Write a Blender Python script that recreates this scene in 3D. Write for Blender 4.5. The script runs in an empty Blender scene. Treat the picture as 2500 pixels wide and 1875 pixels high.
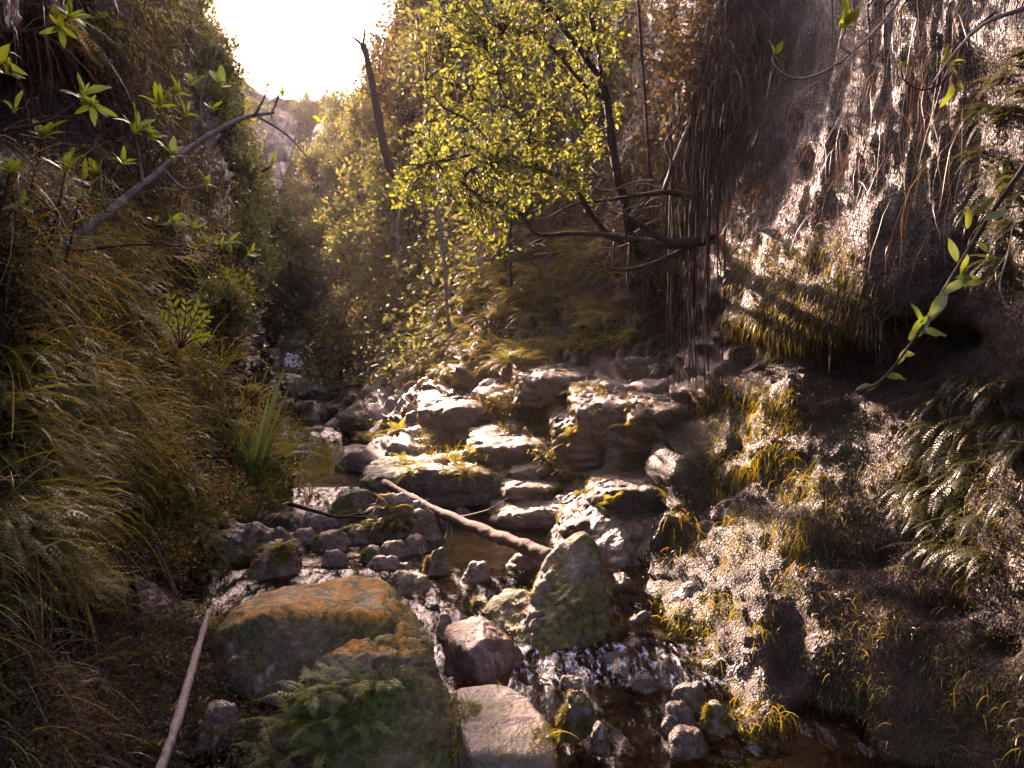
import bpy, bmesh, math, random
import numpy as np
from mathutils import Vector, Matrix
from mathutils.bvhtree import BVHTree

random.seed(7)
RNG = np.random.default_rng(11)
scene = bpy.context.scene
C = scene.collection

# ------------------------------------------------------------------ camera
cam_d = bpy.data.cameras.new("camera")
cam = bpy.data.objects.new("camera", cam_d)
C.objects.link(cam)
cam.location = (0, 0, 0)
cam.rotation_euler = (math.radians(90), 0, 0)
cam_d.sensor_width = 36.0
cam_d.lens = 26.7
cam_d.clip_start = 0.05
cam_d.clip_end = 2000
scene.camera = cam

# ------------------------------------------------------------------ sky, sun, exposure
SUN_DIR = Vector((-0.41, 1.0, 0.52)).normalized()
SUN_EL = math.asin(SUN_DIR.z)
SUN_AZ = math.atan2(SUN_DIR.x, SUN_DIR.y)
world = bpy.data.worlds.new("World")
scene.world = world
world.use_nodes = True
wn = world.node_tree.nodes
wl = world.node_tree.links
wn.clear()
w_out = wn.new("ShaderNodeOutputWorld")
w_bg = wn.new("ShaderNodeBackground")
w_sky = wn.new("ShaderNodeTexSky")
w_sky.sky_type = 'NISHITA'
w_sky.sun_disc = False
w_sky.sun_elevation = SUN_EL
w_sky.sun_rotation = SUN_AZ
w_sky.air_density = 0.6
w_sky.dust_density = 5.0
w_sky.ozone_density = 0.0
w_bg.inputs["Strength"].default_value = 0.15
wl.new(w_sky.outputs[0], w_bg.inputs[0])
wl.new(w_bg.outputs[0], w_out.inputs[0])

sun_d = bpy.data.lights.new("sun", 'SUN')
sun_d.energy = 5.0
sun_d.angle = math.radians(0.6)
sun_d.color = (1.0, 0.79, 0.58)
sun = bpy.data.objects.new("sun", sun_d)
C.objects.link(sun)
sun.rotation_euler = SUN_DIR.to_track_quat('Z', 'Y').to_euler()
sun.location = SUN_DIR * 60

scene.view_settings.view_transform = 'Standard'
scene.view_settings.look = 'None'
scene.view_settings.exposure = 2.55
scene.view_settings.gamma = 1.0
scene.view_settings.use_curve_mapping = False
scene.view_settings.use_white_balance = True
scene.view_settings.white_balance_temperature = 6900
scene.view_settings.white_balance_tint = 34
scene.render.engine = 'CYCLES'
cy = scene.cycles
cy.max_bounces = 6
cy.diffuse_bounces = 2
cy.glossy_bounces = 2
cy.transmission_bounces = 4
cy.transparent_max_bounces = 8
cy.volume_bounces = 0
cy.sample_clamp_indirect = 1.0
cy.sample_clamp_direct = 1.0
cy.caustics_reflective = False
cy.caustics_refractive = False
cy.use_denoising = True
cy.use_adaptive_sampling = True
cy.adaptive_threshold = 0.01

# ------------------------------------------------------------------ helpers
FPX = 1853.0
def P(px, py, y):
    """photo pixel (2500 x 1875) at a depth of y metres -> world point"""
    return np.array([(px - 1250.0) / FPX * y, y, (937.5 - py) / FPX * y])

def rnd(a=0.0, b=1.0):
    return random.uniform(a, b)

def _hash(ix, iy, iz, seed):
    h = (ix * 374761393 + iy * 668265263 + iz * 2147483647 + seed * 974634777) & 0xFFFFFFFF
    h = ((h ^ (h >> 13)) * 1274126177) & 0xFFFFFFFF
    h = ((h ^ (h >> 16)) * 2246822519) & 0xFFFFFFFF
    return ((h ^ (h >> 15)) & 0xFFFFFF) / float(0xFFFFFF)

def vnoise(p, seed=0):
    i = np.floor(p).astype(np.int64)
    f = p - i
    f = f * f * f * (f * (f * 6 - 15) + 10)
    r = 0
    for dx in (0, 1):
        wx = f[:, 0] if dx else 1 - f[:, 0]
        for dy in (0, 1):
            wy = f[:, 1] if dy else 1 - f[:, 1]
            for dz in (0, 1):
                wz = f[:, 2] if dz else 1 - f[:, 2]
                r = r + wx * wy * wz * _hash(i[:, 0] + dx, i[:, 1] + dy, i[:, 2] + dz, seed)
    return r * 2 - 1

def fbm(p, octaves=4, seed=0, gain=0.5, lac=2.03):
    r = 0
    a = 1.0
    q = np.array(p, dtype=float)
    for k in range(octaves):
        r = r + a * vnoise(q, seed + k * 17)
        a *= gain
        q = q * lac + 3.7
    return r

def worley(p, seed=0):
    """distance to nearest cell point (0..~1)"""
    i = np.floor(p).astype(np.int64)
    best = np.full(len(p), 9.0)
    for dx in (-1, 0, 1):
        for dy in (-1, 0, 1):
            for dz in (-1, 0, 1):
                c = i + np.array([dx, dy, dz])
                q = np.stack([c[:, 0] + _hash(c[:, 0], c[:, 1], c[:, 2], seed),
                              c[:, 1] + _hash(c[:, 0], c[:, 1], c[:, 2], seed + 5),
                              c[:, 2] + _hash(c[:, 0], c[:, 1], c[:, 2], seed + 9)], 1)
                best = np.minimum(best, ((q - p) ** 2).sum(1))
    return np.sqrt(best)

def cells(p, seed=0):
    """nearest-cell random value, and the gap between nearest and second nearest cell distances"""
    i = np.floor(p).astype(np.int64)
    b1 = np.full(len(p), 9.0); b2 = np.full(len(p), 9.0); r = np.zeros(len(p)); r2 = np.zeros(len(p)); off = np.zeros((len(p), 3))
    for dx in (-1, 0, 1):
        for dy in (-1, 0, 1):
            for dz in (-1, 0, 1):
                c = i + np.array([dx, dy, dz])
                h0 = _hash(c[:, 0], c[:, 1], c[:, 2], seed); h1 = _hash(c[:, 0], c[:, 1], c[:, 2], seed + 5); h2 = _hash(c[:, 0], c[:, 1], c[:, 2], seed + 9)
                q = np.stack([c[:, 0] + h0, c[:, 1] + h1, c[:, 2] + h2], 1)
                dd = np.sqrt(((q - p) ** 2).sum(1))
                m = dd < b1
                b2 = np.where(m, b1, np.minimum(b2, dd)); b1 = np.where(m, dd, b1)
                r = np.where(m, (h0 * 7.3 + h1 * 3.1) % 1.0, r)
                off = np.where(m[:, None], p - q, off)
    return r, b2 - b1, off

def sstep(a, b, x):
    t = np.clip((x - a) / (b - a), 0, 1)
    return t * t * (3 - 2 * t)

def mesh_np(name, V, F, smooth=True):
    V = np.ascontiguousarray(V, dtype=np.float32)
    F = np.ascontiguousarray(F, dtype=np.int32)
    me = bpy.data.meshes.new(name)
    n, k = F.shape
    me.vertices.add(len(V))
    me.vertices.foreach_set("co", V.ravel())
    me.loops.add(n * k)
    me.loops.foreach_set("vertex_index", F.ravel())
    me.polygons.add(n)
    me.polygons.foreach_set("loop_start", np.arange(0, n * k, k, dtype=np.int32))
    me.polygons.foreach_set("loop_total", np.full(n, k, dtype=np.int32))
    if smooth:
        me.polygons.foreach_set("use_smooth", np.ones(n, dtype=bool))
    me.update(calc_edges=True)
    return me

def link(name, me, mat=None, parent=None, loc=None):
    o = bpy.data.objects.new(name, me)
    C.objects.link(o)
    if mat is not None and me is not None and not me.materials:
        me.materials.append(mat)
    if parent is not None:
        o.parent = parent
    if loc is not None:
        o.location = loc
    return o

def tag(o, label=None, cat=None, group=None, kind=None):
    if label: o["label"] = label
    if cat: o["category"] = cat
    if group: o["group"] = group
    if kind: o["kind"] = kind
    return o

def empty(name, loc, label, cat, group=None, rot=None):
    o = bpy.data.objects.new(name, None)
    o.empty_display_size = 0.1
    C.objects.link(o)
    o.location = Vector(loc)
    if rot is not None:
        o.rotation_euler = rot
    return tag(o, label, cat, group)

def join(parts):
    Vs, Fs, n = [], [], 0
    for V, F in parts:
        Vs.append(V); Fs.append(np.asarray(F) + n); n += len(V)
    return np.concatenate(Vs), np.concatenate(Fs)

def place(T, pos, R, s):
    """merge copies of template T=(V,F) at pos (N,3) with frames R (N,3,3; columns = axes) and scale s (N,) or (N,3)"""
    V, F = T
    N = len(pos)
    s = np.asarray(s, dtype=float)
    if s.ndim == 1:
        W = V[None] * s[:, None, None]
    else:
        W = V[None] * s[:, None, :]
    W = np.einsum('nij,nvj->nvi', R, W) + pos[:, None, :]
    FF = F[None] + (np.arange(N) * len(V))[:, None, None]
    return W.reshape(-1, 3), FF.reshape(-1, F.shape[1])

def unit(a):
    a = np.asarray(a, dtype=float)
    return a / (np.linalg.norm(a, axis=-1, keepdims=True) + 1e-9)

def frames(d, n):
    """frames whose Y axis is d and whose Z axis is near n"""
    y = unit(d)
    x = unit(np.cross(y, n))
    z = np.cross(x, y)
    return np.stack([x, y, z], axis=-1)

def rand_dirs(n):
    return unit(RNG.normal(size=(n, 3)))

def catmull(pts, n):
    """Catmull-Rom along axis 0, n samples per span"""
    pts = np.asarray(pts, dtype=float)
    ext = np.concatenate([(2 * pts[:1] - pts[1:2]), pts, (2 * pts[-1:] - pts[-2:-1])])
    out = []
    for i in range(len(pts) - 1):
        p0, p1, p2, p3 = ext[i], ext[i + 1], ext[i + 2], ext[i + 3]
        for k in range(n):
            t = k / n
            out.append(0.5 * ((2 * p1) + (-p0 + p2) * t + (2 * p0 - 5 * p1 + 4 * p2 - p3) * t * t + (-p0 + 3 * p1 - 3 * p2 + p3) * t ** 3))
    out.append(pts[-1])
    return np.array(out)

def tube(path, radii, seg=7, cap=True, wob=0.0, seed=0):
    """tapered tube along a path -> (V, F quads)"""
    path = np.asarray(path, dtype=float)
    n = len(path)
    radii = np.asarray(radii, dtype=float)
    tan = unit(np.gradient(path, axis=0))
    up = np.array([0.31, 0.17, 0.93])
    V = []
    for i in range(n):
        x = unit(np.cross(tan[i], up)); z = np.cross(x, tan[i])
        a = np.arange(seg) / seg * 2 * math.pi
        r = radii[i] * np.ones(seg)
        ring = np.cos(a)[:, None] * x + np.sin(a)[:, None] * z
        V.append(path[i] + ring * r[:, None])
    V = np.concatenate(V)
    if wob:
        nn = fbm(V * (0.6 / max(radii.max(), 1e-3)), 3, seed)
        ctr = np.repeat(path, seg, axis=0)
        V = V + (V - ctr) * (nn * wob)[:, None]
    F = []
    for i in range(n - 1):
        for k in range(seg):
            a = i * seg + k; b = i * seg + (k + 1) % seg
            F.append((a, b, b + seg, a + seg))
    if cap:
        c0, c1 = len(V), len(V) + 1
        V = np.concatenate([V, path[:1], path[-1:]])
        for k in range(0, seg):
            F.append((c0, (k + 1) % seg, k, k))
            o = (n - 1) * seg
            F.append((c1, o + k, o + (k + 1) % seg, o + (k + 1) % seg))
    return V, np.array(F)

def clean_mesh(name, V, F, smooth=True):
    """quads that may hold repeated corners -> triangles where needed"""
    F = np.asarray(F)
    t = np.concatenate([F[:, [0, 1, 2]], F[:, [0, 2, 3]]])
    ok = (t[:, 0] != t[:, 1]) & (t[:, 1] != t[:, 2]) & (t[:, 0] != t[:, 2])
    return mesh_np(name, V, t[ok], smooth)

# ------------------------------------------------------------------ materials
class NB:
    """small node builder"""
    def __init__(self, name):
        self.m = bpy.data.materials.new(name)
        self.m.use_nodes = True
        self.t = self.m.node_tree
        self.t.nodes.clear()
        self.out = self.t.nodes.new("ShaderNodeOutputMaterial")
        tc = self.t.nodes.new("ShaderNodeTexCoord")
        self.obj = tc.outputs["Object"]
        geo = self.t.nodes.new("ShaderNodeNewGeometry")
        self.pos = geo.outputs["Position"]
        self.nrm = geo.outputs["Normal"]
        self.isl = geo.outputs["Random Per Island"]
    def n(self, kind, **kw):
        x = self.t.nodes.new(kind)
        for k, v in kw.items():
            if k.startswith("i_"):
                key = k[2:].replace("_", " ")
                self.set(x.inputs[key], v)
            else:
                setattr(x, k, v)
        return x
    def set(self, sock, v):
        if hasattr(v, "links") or isinstance(v, bpy.types.NodeSocket):
            self.t.links.new(v, sock)
        else:
            if isinstance(v, (tuple, list)) and len(v) == 3 and sock.type == 'RGBA':
                v = (*v, 1)
            sock.default_value = v
    def noise(self, scale, detail=4, rough=0.55, vec=None, dist=0.0):
        x = self.n("ShaderNodeTexNoise")
        x.inputs["Scale"].default_value = scale
        x.inputs["Detail"].default_value = detail
        x.inputs["Roughness"].default_value = rough
        x.inputs["Distortion"].default_value = dist
        self.t.links.new(vec if vec is not None else self.pos, x.inputs["Vector"])
        return x.outputs["Fac"]
    def voro(self, scale, vec=None, feature='F1'):
        x = self.n("ShaderNodeTexVoronoi", feature=feature)
        x.inputs["Scale"].default_value = scale
        self.t.links.new(vec if vec is not None else self.pos, x.inputs["Vector"])
        return x.outputs["Distance"]
    def mapping(self, scale, vec=None, rot=(0, 0, 0)):
        x = self.n("ShaderNodeMapping")
        x.inputs["Scale"].default_value = scale
        x.inputs["Rotation"].default_value = rot
        self.t.links.new(vec if vec is not None else self.pos, x.inputs["Vector"])
        return x.outputs[0]
    def ramp(self, fac, stops, interp='LINEAR'):
        x = self.n("ShaderNodeValToRGB")
        cr = x.color_ramp
        cr.interpolation = interp
        while len(cr.elements) < len(stops):
            cr.elements.new(0.5)
        for e, (p, c) in zip(cr.elements, stops):
            e.position = p
            e.color = (*c, 1) if len(c) == 3 else c
        self.t.links.new(fac, x.inputs[0])
        return x.outputs[0]
    def mr(self, v, a, b, c=0.0, d=1.0):
        x = self.n("ShaderNodeMapRange")
        x.interpolation_type = 'SMOOTHSTEP'
        self.set(x.inputs[0], v)
        for k, q in zip((1, 2, 3, 4), (a, b, c, d)):
            x.inputs[k].default_value = q
        return x.outputs[0]
    def math(self, op, a, b=0.0):
        x = self.n("ShaderNodeMath", operation=op)
        self.set(x.inputs[0], a); self.set(x.inputs[1], b)
        return x.outputs[0]
    def mix(self, f, a, b, mode='MIX'):
        x = self.n("ShaderNodeMix", data_type='RGBA', blend_type=mode)
        self.set(x.inputs[0], f); self.set(x.inputs[6], a); self.set(x.inputs[7], b)
        return x.outputs[2]
    def nz(self):
        x = self.n("ShaderNodeSeparateXYZ")
        self.t.links.new(self.nrm, x.inputs[0])
        return x.outputs[2]
    def bump(self, h, strength=0.5, dist=0.02, prev=None):
        x = self.n("ShaderNodeBump")
        x.inputs["Strength"].default_value = strength
        x.inputs["Distance"].default_value = dist
        self.set(x.inputs["Height"], h)
        if prev is not None:
            self.t.links.new(prev, x.inputs["Normal"])
        return x.outputs[0]
    def bsdf(self, color, rough=0.6, spec=0.5, normal=None, coat=0.0):
        b = self.n("ShaderNodeBsdfPrincipled")
        self.set(b.inputs["Base Color"], color)
        self.set(b.inputs["Roughness"], rough)
        self.set(b.inputs["Specular IOR Level"], spec)
        if coat:
            b.inputs["Coat Weight"].default_value = coat
            b.inputs["Coat Roughness"].default_value = 0.12
        if normal is not None:
            self.t.links.new(normal, b.inputs["Normal"])
            if coat:
                self.t.links.new(normal, b.inputs["Coat Normal"])
        return b.outputs[0]
    def done(self, sh):
        self.t.links.new(sh, self.out.inputs["Surface"])
        return self.m

def mat_wall(name, wet=0.3, mossy=0.5, pale=0.3, dark=1.0, terrace=False):
    b = NB(name)
    big = b.noise(0.9, 2, 0.6)
    mid = b.noise(5.0, 4, 0.65)
    streak = b.noise(1.0, 3, 0.65, vec=b.mapping((22, 22, 1.6)))
    fine = b.noise(60.0, 3, 0.7)
    pebble = b.voro(1.0, vec=b.mapping((85, 85, 38)))
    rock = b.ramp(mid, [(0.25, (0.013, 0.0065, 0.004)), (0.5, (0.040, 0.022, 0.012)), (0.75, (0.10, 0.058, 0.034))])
    rock = b.mix(b.mr(streak, 0.42, 0.66, 0, 0.8), rock, (0.030, 0.018, 0.012))
    palef = b.mr(b.noise(1.7, 2, 0.6), 0.62 - pale * 0.4, 0.8 - pale * 0.35, 0.0, min(1.0, pale * 4))
    if terrace:
        sp = b.n("ShaderNodeSeparateXYZ"); b.t.links.new(b.pos, sp.inputs[0])
        tz = b.math('MULTIPLY', b.math('MULTIPLY', b.mr(sp.outputs[1], 5.2, 7.0), b.mr(sp.outputs[1], 16.0, 13.0)), b.mr(sp.outputs[2], 0.55, 0.1))
        tz = b.math('MULTIPLY', tz, b.mr(mid, 0.22, 0.42))
        palef = b.math('MAXIMUM', palef, tz)
    rock = b.mix(palef, rock, b.ramp(fine, [(0.3, (0.11, 0.074, 0.05)), (0.7, (0.27, 0.195, 0.14))]))
    moss = b.ramp(fine, [(0.3, (0.018, 0.015, 0.005)), (0.55, (0.055, 0.048, 0.010)), (0.8, (0.13, 0.095, 0.018))])
    mf = b.math('MULTIPLY', b.mr(big, 0.62 - mossy * 0.35, 0.78 - mossy * 0.3), b.mr(mid, 0.3, 0.55))
    col = b.mix(mf, rock, moss)
    rust = b.mr(b.noise(2.6, 3, 0.7), 0.60, 0.72, 0, 0.55)
    col = b.mix(rust, col, (0.10, 0.038, 0.010))
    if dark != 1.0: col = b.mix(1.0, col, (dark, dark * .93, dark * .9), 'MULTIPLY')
    h = b.math('ADD', b.math('MULTIPLY', pebble, 0.7), b.math('ADD', b.math('MULTIPLY', fine, 0.8), b.math('MULTIPLY', streak, 1.2)))
    bp = b.n("ShaderNodeBump"); bp.inputs["Distance"].default_value = 0.022
    b.set(bp.inputs["Height"], h)
    if terrace:
        b.set(bp.inputs["Strength"], b.mr(palef, 0, 1, 0.9, 0.30))
    else:
        bp.inputs["Strength"].default_value = 0.8
    ro = b.mr(b.noise(7.0, 1), 0.3, 0.7, max(0.12, 0.72 - wet), 0.95 - wet * 0.7)
    if terrace:
        ro = b.math('MAXIMUM', ro, b.mr(palef, 0, 1, 0, 0.5))
    return b.done(b.bsdf(col, ro, 0.38, bp.outputs[0]))

M = {}
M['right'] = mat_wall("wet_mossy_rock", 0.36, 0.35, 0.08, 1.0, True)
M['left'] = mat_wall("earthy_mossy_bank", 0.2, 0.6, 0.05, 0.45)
# ------------------------------------------------------------------ terrain
def grid_mesh(ctrl, nu, nv):
    ctrl = np.asarray(ctrl, dtype=float)            # (stations, rows, 3)
    a = catmull(ctrl, nu)
    a = catmull(a.transpose(1, 0, 2), nv).transpose(1, 0, 2)
    return a                                          # (U, Vv, 3)

def grid_faces(U, W, flip=False):
    i = np.arange(U - 1)[:, None] * W + np.arange(W - 1)[None]
    q = np.stack([i, i + W, i + W + 1, i + 1], -1).reshape(-1, 4)
    return q[:, ::-1] if flip else q

def grid_normals(a, flip=False):
    du = np.gradient(a, axis=0); dv = np.gradient(a, axis=1)
    n = unit(np.cross(du, dv))
    return -n if flip else n

RIGHT = [
 [(1.6,-2,-2.0),(1.8,-2,-1.6),(2.0,-2,-1.1),(2.2,-2,-.7),(2.4,-2,-.3),(2.5,-2,.1),(2.6,-2,.4),(2.6,-2,.8),(2.7,-2,1.6),(2.8,-2,2.6),(2.9,-2,4),(3.2,-2,6)],
 [(1.6,.8,-2.0),(1.75,.8,-1.5),(1.9,1,-1.15),(2.0,1,-.8),(2.1,1.1,-.45),(2.1,1.2,-.05),(2.2,1.3,.25),(2.2,1.3,.6),(2.3,1.3,1.3),(2.3,1.3,2.2),(2.4,1.3,3.4),(2.6,1.3,5.5)],
 [P(2480,2250,2.8),P(2490,2000,2.9),P(2500,1800,3.0),P(2500,1600,3.1),P(2500,1400,3.2),P(2500,1200,3.3),P(2500,1000,3.38),P(2500,800,3.42),P(2500,500,3.45),P(2500,150,3.45),P(2500,-300,3.4),P(2500,-1000,3.4)],
 [P(1980,2080,3.1),P(2060,1900,3.3),P(2110,1720,3.48),P(2140,1540,3.68),P(2150,1360,3.9),P(2150,1180,4.12),P(2150,1000,4.35),P(2150,880,4.5),P(2150,740,4.15),P(2150,400,4.32),P(2150,-100,4.4),P(2150,-800,4.45)],
 [P(1780,1960,3.2),P(1810,1830,3.45),P(1840,1680,3.68),P(1870,1500,4.0),P(1890,1330,4.35),P(1900,1160,4.7),P(1900,1000,5.0),P(1900,880,5.25),P(1900,720,5.0),P(1900,400,5.45),P(1900,0,5.75),P(1900,-600,5.8)],
 [P(1590,1640,4.4),P(1610,1540,4.5),P(1640,1430,4.75),P(1660,1310,5.1),P(1670,1190,5.5),P(1680,1070,5.9),P(1690,960,6.3),P(1690,860,6.9),P(1690,700,7.0),P(1690,450,6.95),P(1690,100,6.35),P(1700,-450,6.2)],
 [P(1480,1440,5.6),P(1480,1370,5.75),P(1480,1290,6.0),P(1475,1200,6.35),P(1465,1110,6.8),P(1455,1030,7.2),P(1450,950,7.7),P(1450,880,8.3),P(1450,760,8.9),P(1450,550,9.3),P(1460,200,9.6),P(1470,-350,9.6)],
 [P(1320,1340,7),P(1310,1260,7.1),P(1290,1190,7.5),P(1270,1120,8.0),P(1255,1060,8.5),P(1240,990,9.1),P(1225,920,9.7),P(1220,850,10.3),P(1210,720,11),P(1210,500,11.8),P(1220,200,12.5),P(1240,-250,13)],
 [P(1040,1300,7.4),P(1040,1220,7.6),P(1030,1160,7.7),P(1020,1090,8.8),P(1030,1040,9.9),P(1045,980,11),P(1060,920,12),P(1075,850,12.8),P(1085,740,13.6),P(1085,550,14.8),P(1060,250,16),P(1050,-150,17)],
 [P(945,1260,8),P(945,1195,8.2),P(940,1140,8.6),P(935,1090,10),P(930,1050,11.5),P(930,1000,12.8),P(935,940,13.8),P(945,870,14.6),P(960,770,15.4),P(975,600,16.6),P(990,300,18.5),P(1040,-50,20)],
 [P(860,1080,14.2),P(860,1055,14.6),P(850,1025,15.1),P(845,995,15.6),P(840,960,16),P(840,920,16.4),P(845,870,16.9),P(850,800,17.5),P(860,680,18.5),P(875,500,20),P(895,300,23),P(975,60,26)],
 [P(775,1010,17.5),P(770,990,17.8),P(765,970,18.1),P(755,940,18.5),P(750,900,19),P(750,850,19.5),P(755,790,20.2),P(760,700,21),P(765,600,22.5),P(780,470,25),P(800,370,28),P(850,265,32)],
 [P(660,960,20),P(660,930,20.4),P(655,900,20.8),P(650,870,21.2),P(650,830,21.8),P(655,780,22.5),P(665,720,23.5),P(680,640,25),P(700,560,27),P(720,470,30),P(745,380,34),P(790,290,40)],
]
LEFT = [
 [(-1.6,-2,-2),(-1.8,-2,-1.6),(-1.9,-2,-1.1),(-2,-2,-.7),(-2.1,-2,-.3),(-2.2,-2,.1),(-2.2,-2,.5),(-2.2,-2,1),(-2.2,-2,1.7),(-2.2,-2,2.6),(-2.2,-2,4),(-2.2,-2,6)],
 [(-1.3,.8,-2.0),(-1.4,.8,-1.6),(-1.5,.8,-1.2),(-1.6,.9,-.8),(-1.65,.9,-.4),(-1.7,.9,0),(-1.75,.9,.4),(-1.8,.9,.8),(-1.8,1,1.4),(-1.8,1,2.2),(-1.8,1,3.4),(-1.8,1,5)],
 [P(60,2300,2.4),P(20,2100,2.45),P(-20,1850,2.5),P(-60,1600,2.55),P(-80,1400,2.6),P(-80,1200,2.65),P(-80,1000,2.7),P(-80,800,2.8),P(-80,550,2.9),P(-80,200,2.9),P(-80,-300,2.8),P(-80,-1000,2.7)],
 [P(300,1960,3.2),P(270,1830,3.3),P(240,1680,3.4),P(215,1510,3.5),P(200,1340,3.6),P(190,1170,3.75),P(185,1000,3.9),P(190,830,4.15),P(180,600,4.4),P(160,300,4.6),P(140,-50,4.6),P(130,-700,4.5)],
 [P(450,1640,4.4),P(430,1540,4.6),P(410,1430,4.8),P(400,1320,4.95),P(400,1210,5.1),P(410,1100,5.3),P(420,990,5.55),P(420,880,5.9),P(400,730,6.5),P(370,480,7.1),P(320,150,7.6),P(290,-450,7.6)],
 [P(590,1480,5.5),P(575,1400,5.6),P(565,1320,5.8),P(555,1240,6.1),P(550,1160,6.5),P(540,1080,7.0),P(530,1000,7.5),P(530,910,8),P(540,760,8.9),P(522,560,11.5),P(475,250,17),P(420,-150,20)],
 [P(740,1290,7.4),P(720,1230,7.6),P(700,1180,8),P(675,1120,8.5),P(650,1060,9.2),P(625,990,10),P(605,920,10.8),P(592,850,11.6),P(575,740,12.8),P(560,580,15),P(535,350,19.5),P(480,30,24)],
 [P(800,1085,13.5),P(770,1060,13.8),P(735,1035,14.2),P(700,1010,14.6),P(670,980,15),P(645,940,15.5),P(625,890,16.2),P(612,820,17),P(595,720,18.6),P(585,580,20.6),P(570,390,24),P(530,170,27)],
 [P(730,1000,18),P(705,985,18.3),P(680,965,18.7),P(655,940,19.2),P(635,905,19.8),P(620,860,20.5),P(615,800,21.5),P(615,720,22.8),P(620,620,25),P(625,500,29),P(630,380,36),P(610,240,44)],
 [P(640,960,20.5),P(630,930,21),P(625,900,21.5),P(620,870,22),P(620,830,22.7),P(625,780,23.6),P(632,720,24.8),P(645,640,26.5),P(660,560,29),P(680,470,32.5),P(710,380,38),P(730,280,48)],
]
def recede(st, k, r0=3):
    """move the upper rows of a station back along their sight lines"""
    return [np.asarray(p) * (1 + k * max(0, i - r0) / (11 - r0)) for i, p in enumerate(st)]
RIGHT[8] = recede(RIGHT[8], .10); RIGHT[9] = recede(RIGHT[9], .24); RIGHT[10] = recede(RIGHT[10], .34, 2); RIGHT[11] = recede(RIGHT[11], .40, 2); RIGHT[12] = recede(RIGHT[12], .30)
LEFT[8] = recede(LEFT[8], .30); LEFT[9] = recede(LEFT[9], .30)
HILL = [[P(x, 1000, 34), P(x, 800, 38), P(x, 600, 44), P(x, 450, 50), P(x, y + 60, 60), P(x, y, 68), P(x, y + 30, 76)]
        for x, y in ((380, -60), (480, 20), (560, 165), (640, 232), (720, 262), (800, 285), (880, 290), (980, 300))]

def proj(V):
    """photo pixels of world points"""
    y = np.maximum(V[:, 1], 0.05)
    return 1250 + FPX * V[:, 0] / y, 937.5 - FPX * V[:, 2] / y

# right cliff -------------------------------------------------------------
aR = grid_mesh(RIGHT, 46, 17)
nR = grid_normals(aR)
if nR[100, 100, 0] > 0: nR = -nR
V = aR.reshape(-1, 3); N = nR.reshape(-1, 3)
amp = np.clip(V[:, 1] / 8, 0.45, 1.6)
px, py = proj(V)
d = np.where(V[:, 1] < 8, .10, 0.16) * amp * fbm(V * np.array([1.3, 1.3, 1.3]), 3, 3)
low0 = (1 - sstep(0.1, 0.9, V[:, 2])) * sstep(4.6, 6.4, V[:, 1]) * (1 - sstep(12, 15, V[:, 1]))
d += 0.045 * np.clip(amp,0,1) * fbm(V * 5.0, 3, 8) * (1 - .75 * low0)
# vertical flutes of the upper wall
fl = fbm(V * np.array([7.0, 7.0, 0.9]), 3, 21)
up = sstep(900, 700, py)
d += 0.022 * up * fl + 0.010 * up * fbm(V * np.array([24.0, 24.0, 1.6]), 2, 27)
# ledges: stepped strata on the lower wall
zz = V[:, 2] + 0.28 * fbm(V * 0.9, 3, 33) + 0.10 * V[:, 0]
ph = (zz / 0.42) % 1.0
saw = sstep(0.0, 0.75, ph) * (1 - sstep(0.86, 1.0, ph))
low = (1 - sstep(0.1, 0.9, V[:, 2])) * sstep(4.2, 6.0, V[:, 1]) * (1 - sstep(11, 14, V[:, 1]))
d -= 0.30 * low * (saw - 0.45) * (0.55 + 0.6 * fbm(V * 1.3, 2, 35))
# scooped potholes
w = worley(V * np.array([2.2, 2.2, 2.8]), 4)
d -= 0.16 * low * np.clip(0.45 - w, 0, 1)
# blocky, fractured bedding
wp = V + 0.12 * np.stack([fbm(V * 2.0, 2, 201), fbm(V * 2.0, 2, 202), fbm(V * 2.0, 2, 203)], 1)
r_, gap_, off_ = cells(wp * np.array([1.5, 1.5, 3.4]), 211)
d += low * (0.18 * (r_ - 0.5) - 0.10 * (1 - sstep(0.0, 0.10, gap_)) + 0.10 * off_[:, 2] * (r_ - .3))
r_, gap_, off_ = cells(wp * np.array([3.6, 3.6, 7.0]), 221)
nearw = (1 - up) * (1 - low)
d += (0.2 * low + .4 * nearw) * (0.11 * (r_ - 0.5) - 0.035 * (1 - sstep(0.0, 0.10, gap_)))
w2 = worley(V * np.array([1.6, 1.6, 0.9]), 14)
d -= 0.25 * (1 - up) * np.clip(0.34 - w2, 0, 1) * (V[:, 1] < 6)
d += 0.014 * fbm(V * 18.0, 3, 40) * (1 - .6 * low0)
for (cx_, cy_, rx_, ry_, dp_) in ((2030, 1800, 85, 120, .55), (1520, 1165, 40, 110, .5), (2250, 830, 110, 40, .22), (2000, 865, 150, 30, .2), (1120, 1215, 100, 26, .5), (2060, 1350, 110, 26, .16), (1700, 1200, 28, 90, .3), (1610, 760, 55, 90, .3),
                                (1460, 1010, 30, 36, .3), (1410, 1090, 34, 40, .25), (1340, 1060, 40, 26, .2), (1540, 980, 30, 30, .25), (2420, 1570, 26, 18, .12), (2280, 1480, 70, 24, .12), (1920, 1580, 40, 120, .16), (1280, 1130, 60, 22, .25)):
    wob_ = 1 + .45 * fbm(V * 2.2, 3, int(cx_))
    d -= dp_ * (1 + .5 * fbm(V * 5, 2, 77)) * np.exp(-((((px - cx_) / rx_) ** 2 + ((py - cy_) / ry_) ** 2) * wob_) ** 1.5)
V = V + N * d[:, None]
FR = grid_faces(*aR.shape[:2])
me = mesh_np("right_terrain", V, FR)
right_cliff = tag(link("right_terrain", me, M['right']), "tall wet mossy rock wall with ledges beside the stream", None, None, "structure")
VR = V

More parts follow.
